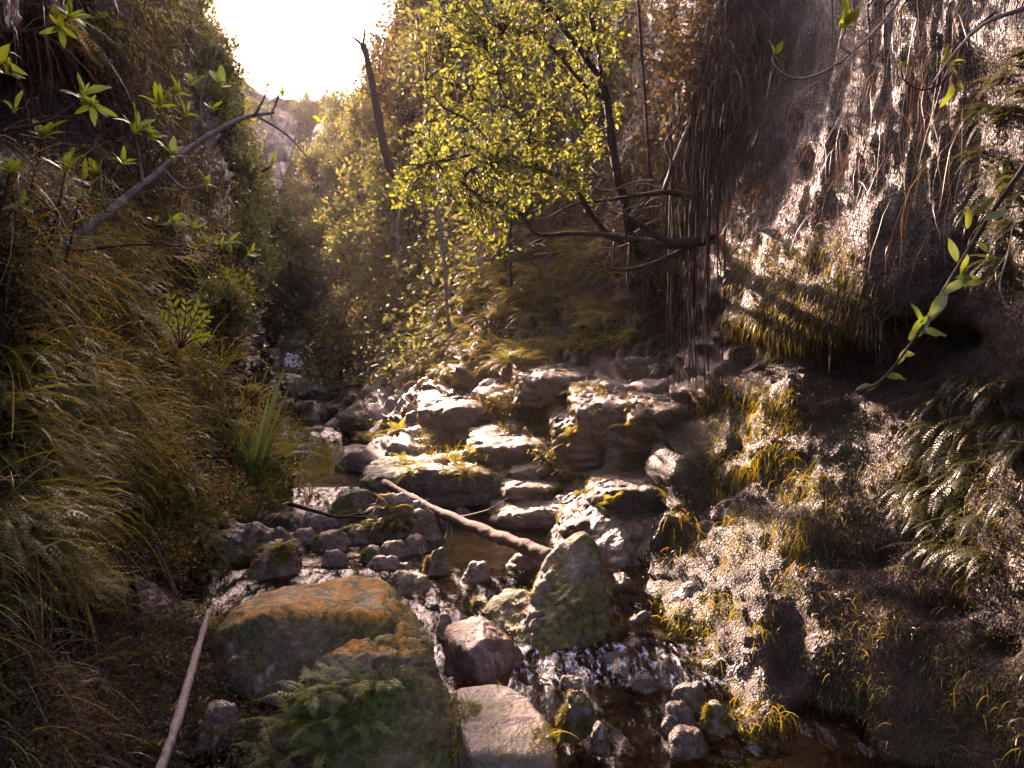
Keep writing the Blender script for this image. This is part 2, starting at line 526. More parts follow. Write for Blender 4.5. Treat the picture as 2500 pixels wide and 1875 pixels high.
# left bank ---------------------------------------------------------------
aL = grid_mesh(LEFT, 46, 17)
nL = grid_normals(aL)
if nL[100, 100, 0] < 0: nL = -nL
V = aL.reshape(-1, 3); N = nL.reshape(-1, 3)
amp = np.clip(V[:, 1] / 8, 0.5, 1.6)
d = 0.20 * amp * fbm(V * np.array([1.2, 1.2, 1.0]), 3, 53)
d += 0.10 * np.clip(amp,0,1) * fbm(V * 4.0, 3, 58)
w = worley(V * np.array([1.4, 1.4, 1.1]), 64)
d -= 0.5 * np.clip(0.36 - w, 0, 1)
d += 0.03 * fbm(V * 14.0, 3, 70)
px, py = proj(V)
for (cx_, cy_, rx_, ry_, dp_) in ((480, 730, 75, 75, .7), (330, 1260, 90, 70, .45), (480, 1540, 70, 60, .45), (230, 1330, 60, 60, .3), (120, 250, 150, 160, .5), (300, 1180, 60, 70, .3), (560, 700, 30, 90, .4), (120, 1560, 110, 80, .4)):
    d -= dp_ * np.exp(-(((px - cx_) / rx_) ** 2 + ((py - cy_) / ry_) ** 2) ** 1.5)
V = V + N * d[:, None]
FL = grid_faces(*aL.shape[:2])
me = mesh_np("left_terrain", V, FL)
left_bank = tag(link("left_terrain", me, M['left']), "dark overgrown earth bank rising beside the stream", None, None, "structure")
VL = V

# far hill ----------------------------------------------------------------
aH = grid_mesh(HILL, 22, 14)
V = aH.reshape(-1, 3)
V = V + np.stack([0.5 * fbm(V * 0.5, 4, 90), -0.9 * np.abs(fbm(V * np.array([.35, .35, .2]), 4, 91)), 0.5 * fbm(V * 0.4, 4, 92)], 1)
me = mesh_np("far_hill", V, grid_faces(*aH.shape[:2]))
M['hill'] = mat_wall("sunlit_bare_hillside", 0.0, 0.6, 0.1)
far_hill = tag(link("far_hill", me, M['hill']), "hazy hillside closing off the gorge under the bright sky", None, None, "structure")
VH = V; FH = grid_faces(*aH.shape[:2])

# stream bed and water -----------------------------------------------------
LV = [(-3, -1.72), (2.5, -1.66), (3.3, -1.62), (3.8, -1.52), (4.2, -1.42), (4.6, -1.36), (5.2, -1.27), (7.2, -1.23), (7.5, -1.20), (8.0, -1.09), (14.0, -1.07), (14.5, -0.95), (15.0, -0.85),
      (16.8, -0.82), (18, -0.52), (19, -0.42), (20, 0.0), (21, 0.25), (22, 0.9), (24, 1.2)]
CX = [(-3, 0.1), (2.5, 0.25), (3.2, 0.45), (4.0, 0.35), (4.6, -0.1), (5.2, -0.55), (6, -0.95), (7, -1.15), (9, -1.75), (12, -2.65), (15, -3.75), (18, -4.9), (20, -6.2), (22, -7.2), (24, -8)]
lvx, lvz = np.array(LV).T
cxy, cxx = np.array(CX).T
def level(y): return np.interp(y, lvx, lvz)
def centre(y): return np.interp(y, cxy, cxx)
ys = np.concatenate([np.linspace(-2.5, 2.4, 40), np.linspace(2.42, 9, 330), np.linspace(9.05, 24, 220)])
ss = np.linspace(-1, 1, 181)
HW = 2.3
Yg, Sg = np.meshgrid(ys, ss, indexing='ij')
Xg = centre(Yg) + Sg * HW
flat = np.stack([Xg.ravel(), Yg.ravel(), np.zeros(Xg.size)], 1)
lv = level(flat[:, 1])
# bed: stony, lower than the water along the middle
dist = np.abs(Sg.ravel()) * HW
wob = fbm(flat * 1.6, 3, 101)
bz = lv - 0.10 + 0.09 * wob + 0.035 * fbm(flat * 6, 3, 105)
w = worley(np.stack([flat[:, 0] * 5, flat[:, 1] * 5, flat[:, 2]], 1), 108)
bz += 0.11 * np.clip(0.55 - w, 0, 1)
leftlow = ((Sg.ravel() < 0) & (flat[:, 1] < 5.4)) | ((Sg.ravel() > 0) & (flat[:, 1] < 4.4))
bz += 0.45 * sstep(0.9, 2.0, dist - 0.7 * leftlow + 0.25 * wob)
# gravel spit to the left of the big boulder
spit = sstep(-0.55, -1.0, flat[:, 0]) * sstep(5.0, 4.4, flat[:, 1])
bz += 0.10 * spit
V = flat.copy(); V[:, 2] = bz
FB = grid_faces(len(ys), len(ss), True)
b = NB("wet_stony_bed")
c = b.ramp(b.noise(7, 5, 0.6), [(0.3, (0.03, 0.02, 0.013)), (0.55, (0.09, 0.057, 0.035)), (0.75, (0.22, 0.15, 0.095))])
nn = b.bump(b.voro(16), 0.7, 0.04)
nn = b.bump(b.noise(50, 4), 0.6, 0.015, nn)
M['bed'] = b.done(b.bsdf(c, 0.5, 0.4, nn))
bed = tag(link("stream_bed_ground", mesh_np("stream_bed_ground", V, FB), M['bed']), "brown stony stream bed under the shallow water", None, None, "structure")
VB = V
# water surface
slope = np.abs(np.gradient(level(ys), ys))
rough = np.clip(np.interp(flat[:, 1], ys, slope) * 3.0, 0.06, 1.0)
wz = lv + 0.030 * rough * fbm(flat * np.array([8, 4, 1]), 2, 120) + 0.016 * rough * fbm(flat * np.array([24, 8, 1]), 2, 125) + 0.003 * fbm(flat * 7, 2, 131)
V = flat.copy(); V[:, 2] = wz
keep = np.abs(Sg.ravel()) * HW < 1.95
FW = grid_faces(len(ys), len(ss), True)
FW = FW[keep[FW].all(1)]
b = NB("stream_water")
h = b.noise(9, 3, 0.5, vec=b.mapping((1, 0.5, 1)))
h2 = b.noise(38, 3, 0.6, vec=b.mapping((1, 0.6, 1)))
nn = b.bump(h, 0.4, 0.04)
nn = b.bump(h2, 0.6, 0.010, nn)
gl = b.n("ShaderNodeBsdfGlossy"); gl.inputs["Roughness"].default_value = 0.07
gl.inputs["Color"].default_value = (1, 1, 1, 1)
b.t.links.new(nn, gl.inputs["Normal"])
tr = b.n("ShaderNodeBsdfTransparent"); tr.inputs["Color"].default_value = (0.74, 0.56, 0.38, 1)
fr = b.n("ShaderNodeFresnel"); fr.inputs["IOR"].default_value = 1.33
b.t.links.new(nn, fr.inputs["Normal"])
mx = b.n("ShaderNodeMixShader")
b.t.links.new(fr.outputs[0], mx.inputs[0]); b.t.links.new(tr.outputs[0], mx.inputs[1]); b.t.links.new(gl.outputs[0], mx.inputs[2])
# foam where the stream tumbles
sep = b.n("ShaderNodeAttribute", attribute_name="tumble")
fo = b.mr(b.math('MULTIPLY', b.noise(26, 5, 0.7, vec=b.mapping((1.4, 0.45, 1))), b.math('ADD', sep.outputs["Fac"], 0.15)), 0.455, 0.62)
df = b.n("ShaderNodeBsdfDiffuse"); df.inputs["Color"].default_value = (0.70, 0.72, 0.78, 1)
b.t.links.new(nn, df.inputs["Normal"])
mx2 = b.n("ShaderNodeMixShader")
b.t.links.new(fo, mx2.inputs[0]); b.t.links.new(mx.outputs[0], mx2.inputs[1]); b.t.links.new(df.outputs[0], mx2.inputs[2])
M['water'] = b.done(mx2.outputs[0])
me = mesh_np("stream_water", V, FW)
at = me.attributes.new("tumble", 'FLOAT', 'POINT')
at.data.foreach_set("value", np.clip(rough, 0, 1).astype(np.float32))
water = tag(link("stream_water", me, M['water']), "clear brown stream water tumbling between rocks", None, None, "structure")

# ------------------------------------------------------------------ ray casting on the land
def tri_bvh(V, F):
    return BVHTree.FromPolygons(V.tolist(), F.tolist())
LAND = {'R': tri_bvh(VR, FR), 'L': tri_bvh(VL, FL), 'B': tri_bvh(VB, FB), 'H': tri_bvh(VH, FH)}
def hit(px, py, which="RLBH", org=(0, 0, 0)):
    o = Vector(org)
    dr = Vector(((px - 1250.0) / FPX, 1.0, (937.5 - py) / FPX)).normalized()
    best = None
    for k in which:
        loc, nrm, idx, dd = LAND[k].ray_cast(o, dr, 200)
        if loc is not None and (best is None or dd < best[2]):
            if nrm.dot(dr) > 0: nrm = -nrm
            best = (np.array(loc), np.array(nrm), dd, k)
    return best
# ------------------------------------------------------------------ rocks
def mat_rock(name, cols, moss_amt=0.5, orange=0.0, rough=0.7, scale=1.0, pale=0.0):
    b = NB(name)
    n1 = b.noise(5.5 * scale, 4, 0.6)
    n2 = b.noise(30.0 * scale, 4, 0.7)
    col = b.ramp(n1, [(0.28, cols[0]), (0.5, cols[1]), (0.72, cols[2])])
    col = b.mix(b.mr(n2, 0.45, 0.75, 0, 0.6), col, b.mix(0.5, cols[2], (0.30, 0.24, 0.19)))
    col = b.mix(b.mr(b.noise(13 * scale, 2), 0.60, 0.68, 0, 0.55), col, (0.36, 0.32, 0.28))
    col = b.mix(b.mr(n2, 0.3, 0.42, 0.5, 0.0), col, (0.02, 0.013, 0.01))
    up = b.nz()
    mossc = b.ramp(n2, [(0.3, (0.018, 0.018, 0.006)), (0.52, (0.070, 0.072, 0.014)), (0.75, (0.19, 0.16, 0.03))])
    f = b.mr(b.math('ADD', b.math('MULTIPLY', up, 0.25), b.noise(3.0 * scale, 3, 0.6)), 0.80 - 0.38 * moss_amt, 1.0 - 0.40 * moss_amt)
    col = b.mix(b.math('MULTIPLY', f, min(1.0, 0.4 + moss_amt)), col, mossc)
    if orange:
        f = b.math('MULTIPLY', b.mr(up, 0.55, 0.9), b.mr(b.noise(7.0, 4, .7), 0.40, 0.56, 0, orange))
        sz = b.n("ShaderNodeSeparateXYZ"); b.t.links.new(b.pos, sz.inputs[0])
        f = b.math('MULTIPLY', f, b.mr(b.math('ADD', sz.outputs[2], b.math('MULTIPLY', n1, .12)), -1.24, -1.14))
        col = b.mix(f, col, b.ramp(n2, [(0.3, (0.16, 0.06, 0.008)), (0.5, (0.42, 0.17, 0.018)), (0.7, (0.55, 0.33, 0.05))]))
    nn = b.bump(b.math('ADD', n1, b.math('MULTIPLY', n2, 0.6)), 0.9, 0.035)
    ro = b.mr(n1, 0.3, 0.7, max(0.1, rough - 0.2), min(1, rough + 0.15))
    return b.done(b.bsdf(col, ro, 0.45, nn))

BROWN = [(0.035, 0.022, 0.015), (0.10, 0.068, 0.045), (0.21, 0.15, 0.11)]
GREY = [(0.045, 0.034, 0.028), (0.13, 0.10, 0.085), (0.25, 0.20, 0.17)]
RED = [(0.05, 0.026, 0.018), (0.13, 0.07, 0.05), (0.24, 0.14, 0.105)]
M['boulder'] = mat_rock("mossy_orange_boulder_rock", [(0.045, 0.028, 0.016), (0.11, 0.072, 0.038), (0.22, 0.15, 0.08)], 0.72, 0.95, 0.75)
M['upright'] = mat_rock("mossy_grey_boulder_rock", GREY, 0.66, 0.15, 0.75)
M['angular'] = mat_rock("reddish_brown_rock", RED, 0.22, 0.1, 0.55)
M['slab'] = mat_rock("pale_slab_rock", [(0.07, 0.047, 0.035), (0.15, 0.108, 0.08), (0.25, 0.19, 0.145)], 0.22, 0.0, 0.6)
M['wet'] = mat_rock("dark_wet_rock", [(0.05, 0.03, 0.02), (0.14, 0.09, 0.06), (0.27, 0.19, 0.135)], 0.3, 0.0, 0.42, 1.6)
M['darkwet'] = mat_rock("very_dark_wet_rock", [(0.02, 0.013, 0.009), (0.06, 0.038, 0.026), (0.13, 0.09, 0.065)], 0.25, 0.0, 0.36, 1.6)
M['mossr'] = mat_rock("green_mossy_stone", GREY, 0.85, 0.0, 0.6, 1.6)

def ico(level):
    bm = bmesh.new()
    bmesh.ops.create_icosphere(bm, subdivisions=level, radius=1.0)
    V = np.array([v.co[:] for v in bm.verts]); F = np.array([[v.index for v in f.verts] for f in bm.faces])
    bm.free()
    return V, F
ICO = {k: ico(k) for k in (3, 4, 5, 6)}
NEI = {}
def smooth_rad(level, r, it):
    if level not in NEI:
        V, F = ICO[level]
        E = np.concatenate([F[:, [0, 1]], F[:, [1, 2]], F[:, [2, 0]]])
        E = np.concatenate([E, E[:, ::-1]])
        NEI[level] = (E, np.bincount(E[:, 0], minlength=len(V)))
    E, n = NEI[level]
    for _ in range(it):
        s = np.bincount(E[:, 0], weights=r[E[:, 1]], minlength=len(r)) / n
        r = 0.35 * r + 0.65 * s
    return r

def hull_rock(hulls, level=5, smooth=3, rough=0.05, detail=0.015, seed=1, cuts=0.0, centre_pt=None, strata=0.0):
    """star-shaped rock filling the union of convex hulls of world points -> (V about centre, F, centre)"""
    allp = np.concatenate([np.asarray(h) for h in hulls])
    c = allp.mean(0) if centre_pt is None else np.asarray(centre_pt)
    D, F = ICO[level]
    r = np.zeros(len(D))
    for h in hulls:
        bm = bmesh.new()
        for p in h: bm.verts.new(Vector(np.asarray(p) - c))
        res = bmesh.ops.convex_hull(bm, input=bm.verts)
        t = BVHTree.FromBMesh(bm)
        for i, dd in enumerate(D):
            # from outside in
            loc, _, _, _ = t.ray_cast(Vector(dd) * 20, Vector(-dd), 20)
            if loc is not None:
                r[i] = max(r[i], loc.length)
        bm.free()
    r = np.maximum(r, 0.02)
    r = smooth_rad(level, r, smooth)
    V = D * r[:, None]
    size = r.mean()
    k = 1.0 / size
    r2 = r + size * (rough * fbm(V * 1.6 * k + seed * 7.1, 4, seed) + detail * fbm(V * 9 * k, 3, seed + 3))
    if cuts:
        rid = 1 - np.abs(fbm(V * 2.4 * k + seed, 3, seed + 9))
        r2 = r2 - size * cuts * np.clip(rid - 0.82, 0, 1) * 3
    if strata:
        zz = (D[:, 2] * r2 + .25 * size * fbm(V * 1.2 * k, 2, seed + 21)) / (.22 * size)
        ph = zz % 1.0
        st = sstep(0.0, .25, ph) * (1 - sstep(.93, 1.0, ph))
        lay = _hash(np.floor(zz).astype(np.int64), np.zeros(len(zz), np.int64), np.zeros(len(zz), np.int64), seed)
        r2 = r2 * (1 + strata * (st - .5 + .8 * (lay - .5)) * (1 - np.abs(D[:, 2])) ** .5)
    return D * r2[:, None], F, c

def rock_obj(name, hulls, mat, label, cat="boulder", group=None, **kw):
    V, F, c = hull_rock(hulls, **kw)
    o = link(name, mesh_np(name, V, F), mat, loc=Vector(c))
    return tag(o, label, cat, group)

def pts(*a):
    return [P(*p) for p in a]

# the big orange-topped boulder: a rear lobe and a nearer, lower lobe
rear = pts((520, 1560, 4.0), (560, 1480, 4.15), (640, 1440, 4.3), (760, 1428, 4.35), (860, 1405, 4.4), (940, 1412, 4.35), (1000, 1470, 4.2), (1060, 1560, 3.9), (1070, 1640, 3.75),
           (505, 1720, 3.85), (560, 1780, 3.7), (560, 1560, 4.75), (800, 1500, 4.85), (1000, 1540, 4.7), (900, 1740, 3.66), (640, 1500, 3.78), (720, 1490, 3.8), (820, 1485, 3.84), (940, 1495, 3.8), (580, 1530, 3.8), (1050, 1780, 3.6), (900, 1560, 4.9), (620, 1700, 4.7))
near = pts((740, 1660, 3.45), (800, 1610, 3.55), (860, 1570, 3.6), (960, 1535, 3.7), (1040, 1545, 3.7), (1080, 1620, 3.6), (1115, 1750, 3.42), (1160, 1890, 3.22), (1130, 2000, 3.05),
           (740, 2010, 3.1), (640, 1860, 3.35), (640, 1960, 3.25), (700, 1720, 3.42), (780, 1690, 3.38), (860, 1640, 3.42), (980, 1610, 3.45), (1060, 1680, 3.38), (900, 2010, 3.0), (700, 1900, 4.0), (1050, 1800, 4.0))
big_boulder = rock_obj("mossy_boulder", [rear, near], M['boulder'], "huge two-humped boulder with orange lichen crest and mossy flanks in the stream", level=6, smooth=2, rough=0.05, detail=0.026, seed=3, cuts=0.12, centre_pt=P(860, 1720, 3.6))
upright = rock_obj("mossy_boulder", [pts((1430, 1292, 4.6), (1400, 1315, 4.65), (1340, 1350, 4.6), (1310, 1400, 4.55), (1465, 1320, 4.55), (1470, 1420, 4.4), (1488, 1450, 4.35), (1490, 1560, 4.2), (1440, 1630, 4.05), (1320, 1640, 4.0),
                                    (1290, 1480, 4.35), (1400, 1500, 4.2), (1400, 1680, 4.1), (1300, 1690, 4.1), (1470, 1640, 4.6), (1420, 1500, 5.0), (1330, 1500, 4.9)),
                                    pts((1170, 1480, 4.6), (1200, 1455, 4.75), (1260, 1440, 4.7), (1290, 1440, 4.55), (1330, 1470, 4.4), (1165, 1520, 4.5), (1240, 1560, 4.3), (1260, 1640, 4.05), (1340, 1650, 4.0), (1330, 1500, 4.9), (1240, 1560, 4.9), (1400, 1560, 4.3))],
                     M['upright'], "upright peaked mossy boulder with pale left shoulder propping the fallen log", level=6, smooth=3, rough=0.08, detail=0.03, seed=5, cuts=0.10, centre_pt=P(1360, 1540, 4.5))
rock_obj("brown_rock", [pts((1150, 1502, 3.8), (1180, 1500, 3.75), (1215, 1530, 3.7), (1258, 1560, 3.65), (1258, 1610, 3.6), (1210, 1670, 3.45), (1195, 1685, 3.4), (1130, 1640, 3.5), (1080, 1560, 3.7), (1085, 1530, 3.75), (1140, 1590, 3.45), (1180, 1560, 3.5), (1240, 1680, 3.8), (1100, 1640, 3.9), (1180, 1620, 4.0))],
         M['angular'], "angular reddish brown rock wedged between the two mossy boulders", "rock", level=5, smooth=1, rough=0.05, detail=0.012, seed=8, cuts=0.05)
rock_obj("stone_slab", [pts((1110, 1672, 3.22), (1190, 1676, 3.25), (1235, 1672, 3.22), (1290, 1705, 3.12), (1320, 1740, 3.0), (1345, 1800, 2.85), (1360, 1850, 2.7), (1150, 1840, 2.68), (1115, 1740, 2.98), (1250, 1845, 2.68), (1150, 2100, 2.72), (1370, 2080, 2.75), (1110, 1960, 3.2), (1300, 1900, 3.2))],
         M['slab'], "flat pale sandstone slab lying against the big boulder", "rock", level=5, smooth=1, rough=0.03, detail=0.012, seed=11)

def simple_rock(px, py, y, wpx, hpx, mat, label, cat="rock", group=None, seed=1, dz=0.85, level=4, tilt=0.0, name="rock", cuts=0.09):
    """rock whose visible silhouette is wpx by hpx photo pixels, its foot centred at (px, py)"""
    R = random.Random(seed * 31 + 5)
    w = wpx / FPX * y; h = hpx / FPX * y
    base = P(px, py, y)
    dep = w * dz
    p = []
    for k in range(10):
        a = k / 10 * 2 * math.pi + R.uniform(-.2, .2)
        rr = R.uniform(.8, 1.05)
        p.append(base + np.array([math.cos(a) * w * .5 * rr, dep * .5 + math.sin(a) * dep * .5 * rr, h * (R.uniform(-.35, .1))]))
    for k in range(6):
        a = k / 6 * 2 * math.pi + R.uniform(-.4, .4)
        rr = R.uniform(.35, .72)
        x = math.cos(a) * w * .5 * rr
        p.append(base + np.array([x, dep * .5 + math.sin(a) * dep * .5 * rr, h * (R.uniform(.5, 1.0) + tilt * x / w)]))
    return rock_obj(name, [p], mat, label, cat, group, level=level, smooth=1, rough=0.13, detail=0.035, seed=seed, cuts=cuts)

SR = simple_rock
SR(1420, 1795, 3.25, 118, 95, M['mossr'], "small yellow-mossed rock with pale top in the rapids beside the slab", seed=21, level=5)
SR(1468, 1835, 3.1, 60, 75, M['darkwet'], "small dark upright stone tucked behind the yellow-mossed rock", seed=22)
SR(1690, 1745, 3.5, 110, 65, M['darkwet'], "flat-topped wet brown rock at the foot of the cliff", seed=23)
SR(1670, 1795, 3.35, 100, 70, M['darkwet'], "rounded wet brown stone below the flat-topped rock at the cliff foot", seed=24)
SR(1762, 1785, 3.35, 90, 70, M['mossr'], "green mossy stone against the base of the cliff", seed=25)
SR(1690, 1850, 3.2, 120, 60, M['darkwet'], "shiny wet stone with water sheeting over it", seed=26)
SR(1060, 1405, 5.05, 82, 66, M['mossr'], "rounded green mossy stone standing alone in the pool", seed=31)
SR(1165, 1425, 4.95, 95, 56, M['wet'], "sloping brown stone at the pool edge before the mossy peaked boulder", seed=32, tilt=.5)
SR(1275, 1412, 5.15, 118, 76, M['angular'], "dark round stone under the fallen log's lower end", seed=33)
SR(1000, 1475, 4.75, 160, 62, M['wet'], "low flat wet rock just behind the orange-crested boulder", seed=34, tilt=-.4)
SR(1050, 1510, 4.55, 60, 34, M['wet'], "small grey stone in the trickle behind the reddish rock", seed=35)
SR(1085, 1560, 4.2, 55, 60, M['wet'], "dark stone squeezed beside the big boulder's flank", seed=36)
SR(1105, 1640, 3.75, 70, 70, M['angular'], "low rounded stone between big boulder and reddish rock", seed=37)
SR(1255, 1620, 3.95, 60, 50, M['angular'], "little tan stone behind the reddish angular rock", seed=38)
SR(1180, 1500, 4.6, 80, 40, M['mossr'], "small mossy hump on the lip of the trickle", seed=39)
SR(968, 1332, 5.9, 245, 118, M['wet'], "dark rock capped with ferns standing in mid stream", seed=41, dz=.7, level=5)
SR(800, 1345, 5.7, 110, 46, M['wet'], "low dark stone with mossy rim beside the bright rapid", seed=42)
SR(810, 1385, 5.25, 86, 40, M['wet'], "wedge of wet dark stone in the bright rapid", seed=43)
SR(905, 1378, 5.35, 75, 42, M['mossr'], "little mossy stone between the rapid and the cobble bar", seed=44)
SR(960, 1368, 5.5, 95, 44, M['angular'], "split grey-brown cobble on the bar before the fern rock", seed=45)
SR(1010, 1362, 5.6, 90, 52, M['angular'], "angular pale-faced cobble next to the lone mossy stone", seed=46)
SR(930, 1405, 5.15, 100, 44, M['wet'], "flat grey cobble half sunk above the orange crest", seed=47)
SR(985, 1405, 5.2, 60, 28, M['wet'], "tiny wet stone beside the lone mossy stone", seed=48)
SR(735, 1330, 5.8, 90, 40, M['wet'], "long low stone dividing the rapid below the left ferns", seed=49)
SR(870, 1330, 5.95, 90, 40, M['wet'], "dark stone peeking out below the fern rock", seed=50)
SR(650, 1435, 5.0, 190, 110, M['wet'], "dark fern-topped rock on the bank above the big boulder", seed=51, level=5)
SR(850, 1290, 6.6, 200, 90, M['mossr'], "broad yellow-mossed ledge rock damming the upper pool", seed=52, dz=.8, level=5)
SR(780, 1310, 6.5, 150, 70, M['wet'], "smooth grey-green rock below the mossed ledge rock", seed=53)
SR(1090, 1290, 6.8, 60, 34, M['angular'], "small tan stone under the log beside the pool", seed=54)
SR(1130, 1285, 7.0, 50, 46, M['angular'], "little pointed stone behind the log", seed=55)
SR(870, 1150, 9.3, 140, 55, M['wet'], "low dark rock islanded in the upper pool", seed=56, tilt=-.2)
SR(840, 1050, 15.2, 170, 42, M['slab'], "sunlit pale rock shelf beside the small upstream fall", seed=57, dz=.9)
SR(770, 1065, 14.6, 60, 26, M['slab'], "pale stone at the lip of the small upstream fall", seed=58)
SR(660, 900, 20.5, 75, 62, M['wet'], "dark blocky boulder beside the far cascade", seed=59, name="rock")
SR(640, 925, 19.6, 90, 40, M['wet'], "low boulder below the far cascade", seed=60)
SR(610, 880, 20.5, 50, 40, M['wet'], "boulder wedged at the head of the far cascade", seed=61)
SR(700, 960, 18.3, 120, 50, M['wet'], "rounded boulder in shade upstream of the pool", seed=62)
SR(640, 975, 16.5, 90, 40, M['wet'], "dim boulder lying under the bank upstream", seed=63)
SR(1010, 1060, 10.2, 120, 60, M['slab'], "pale sunlit block on the terrace beside the stream", seed=64)
SR(415, 1680, 4.0, 70, 60, M['angular'], "grey-brown stone under the white splinter", seed=71)
SR(385, 1780, 3.5, 110, 110, M['wet'], "dark rough stone by the foot of the long pale stick", seed=72)
SR(520, 1820, 3.3, 140, 100, M['wet'], "dark lichened stone in the shade of the big boulder", seed=73, level=5)
SR(360, 1870, 3.2, 110, 60, M['angular'], "low reddish stone in the gully below the bank", seed=74)
SR(240, 1470, 3.75, 110, 65, M['wet'], "pale-topped stone poking out of the overgrown bank", seed=75)
SR(335, 1575, 4.1, 40, 50, M['slab'], "small smooth grey stone among the bank weeds", seed=76)
SR(580, 1625, 4.3, 60, 40, M['wet'], "small stone in the gully beside the boulder's foot", seed=77)

MOSSY = []
M['ledge'] = mat_rock("pale_ledge_rock", [(0.09, 0.06, 0.045), (0.20, 0.145, 0.11), (0.34, 0.265, 0.21)], 0.30, 0.0, 0.45, 0.9)
def ledge(x0, x1, tb, tf, bot, yf, yb, label, seed, inset=.12, mat=None, tilt=0):
    R = random.Random(seed)
    p = []
    m = (x1 - x0) * .2
    x0 -= m; x1 += m
    wd = x1 - x0
    yb += .35
    for k in range(8):
        t = k / 7; x = x0 + wd * t
        e = abs(t - .5) * 2
        sag = (e ** 4) * (bot - tf) * R.uniform(.1, .5)
        p.append(P(x + R.uniform(-.04, .04) * wd, tf + sag + R.uniform(-.10, .10) * (bot - tf) + tilt * (t - .5), yf + R.uniform(-.12, .12) + .3 * e ** 2))
        p.append(P(x + R.uniform(-.04, .04) * wd, tb + sag * .5 + R.uniform(-4, 4) + tilt * (t - .5), yb + R.uniform(-.15, .1)))
        p.append(P(x, bot + 30, yf + inset + R.uniform(-.04, .12) + .25 * e))
        p.append(P(x, bot + 10, yb + .4))
    return rock_obj("rock_ledge", [p], mat or M['right'], label, "ledge", None, level=6, smooth=2, rough=0.055, detail=0.024, seed=seed, cuts=0.10, strata=.075)
ledge(1190, 1395, 1036, 1085, 1132, 7.7, 8.7, "broad pale flat ledge with scooped hollows, topmost of the stepped terraces", 301)
ledge(1262, 1396, 1096, 1142, 1170, 7.3, 7.9, "sloping pale ledge just below the topmost flat terrace", 302, tilt=-14)
ledge(1245, 1386, 1152, 1188, 1226, 6.9, 7.5, "dark-fronted pale ledge in the middle of the stepped terraces", 303, .2)
ledge(1236, 1402, 1212, 1252, 1305, 6.45, 7.0, "lowest pale ledge of the stepped terraces behind the log", 304, .1, tilt=-20)
ledge(1375, 1500, 985, 1035, 1112, 7.05, 7.8, "upright pale block beside the stepped terraces", 305)
ledge(1430, 1600, 930, 985, 1060, 6.8, 7.6, "rounded sunlit bulge of pale rock under the fern-fringed ledge", 306)
ledge(1560, 1700, 945, 1000, 1075, 6.25, 6.9, "sunlit pale rock shoulder where the hanging roots end", 307)
ledge(950, 1112, 1074, 1122, 1152, 8.5, 10.6, "bright flat shelf of bleached rock beside the upper pool", 308)
ledge(1060, 1215, 955, 1000, 1062, 9.3, 10.6, "pale-topped block with mossy drip-streaked face above the bleached shelf", 309)
ledge(945, 1186, 1112, 1152, 1236, 7.15, 8.6, "mossy undercut ledge overhanging the dark pool beside the log", 310, .32, M['mossr'])
ledge(1470, 1640, 1150, 1200, 1270, 5.7, 6.4, "wet brown ledge low on the wall under the root tips", 311, .1)
ledge(1385, 1500, 1232, 1276, 1345, 5.7, 6.2, "low shiny ledge beside the peak of the mossy boulder", 312, .05)
ledge(1290, 1450, 885, 920, 965, 8.0, 9.0, "small pale outcrop among the ferns above the terraces", 313)
SR(1530, 1480, 4.9, 130, 62, M['darkwet'], "dark wet rock wedged between the peaked boulder and the wall", seed=81, level=5)
SR(1565, 1560, 4.4, 120, 60, M['darkwet'], "low dark rock at the wall foot beside the peaked boulder", seed=82, level=5)
SR(1500, 1650, 3.95, 110, 40, M['darkwet'], "flat dark rock breaking the rapids below the peaked boulder", seed=83)
SR(1580, 1690, 3.7, 90, 36, M['darkwet'], "small flat rock splitting the rapids near the wall", seed=84)
SR(1400, 1690, 3.75, 90, 30, M['darkwet'], "thin wet stone just downstream of the peaked boulder", seed=85)
# loose cobbles on the bed
cob = []
for k in range(5):
    D, F = ICO[3]
    V = D * (1 + 0.38 * fbm(D * 1.3 + k * 9, 3, 200 + k))[:, None] * np.array([1, .8, .55])
    cob.append(mesh_np("cobble", V, F))
    cob[-1].materials.append([M['wet'], M['angular'], M['wet'], M['slab'], M['mossr']][k])
zones = [((1380, 1560, 1640, 1870), 34), ((980, 1180, 1400, 1520), 16), ((1080, 1330, 1300, 1430), 12), ((700, 860, 1330, 1400), 10), ((280, 620, 1600, 1860), 9), ((800, 930, 1050, 1090), 8)]
for (x0, x1, y0, y1), n in zones:
    for k in range(n):
        h = hit(rnd(x0, x1), rnd(y0, y1), "B")
        if h is None: continue
        o = link("cobble", random.choice(cob))
        s = rnd(.012, .04)
        o.scale = (s * rnd(.8, 1.5), s * rnd(.8, 1.3), s * rnd(.7, 1.3))
        o.rotation_euler = (rnd(-.3, .3), rnd(-.3, .3), rnd(0, 6.28))
        o.location = Vector(h[0]) + Vector((0, 0, s * .2))
        tag(o, "small loose wet cobble lying on the stream bed", "cobble", "loose cobbles on the stream bed")

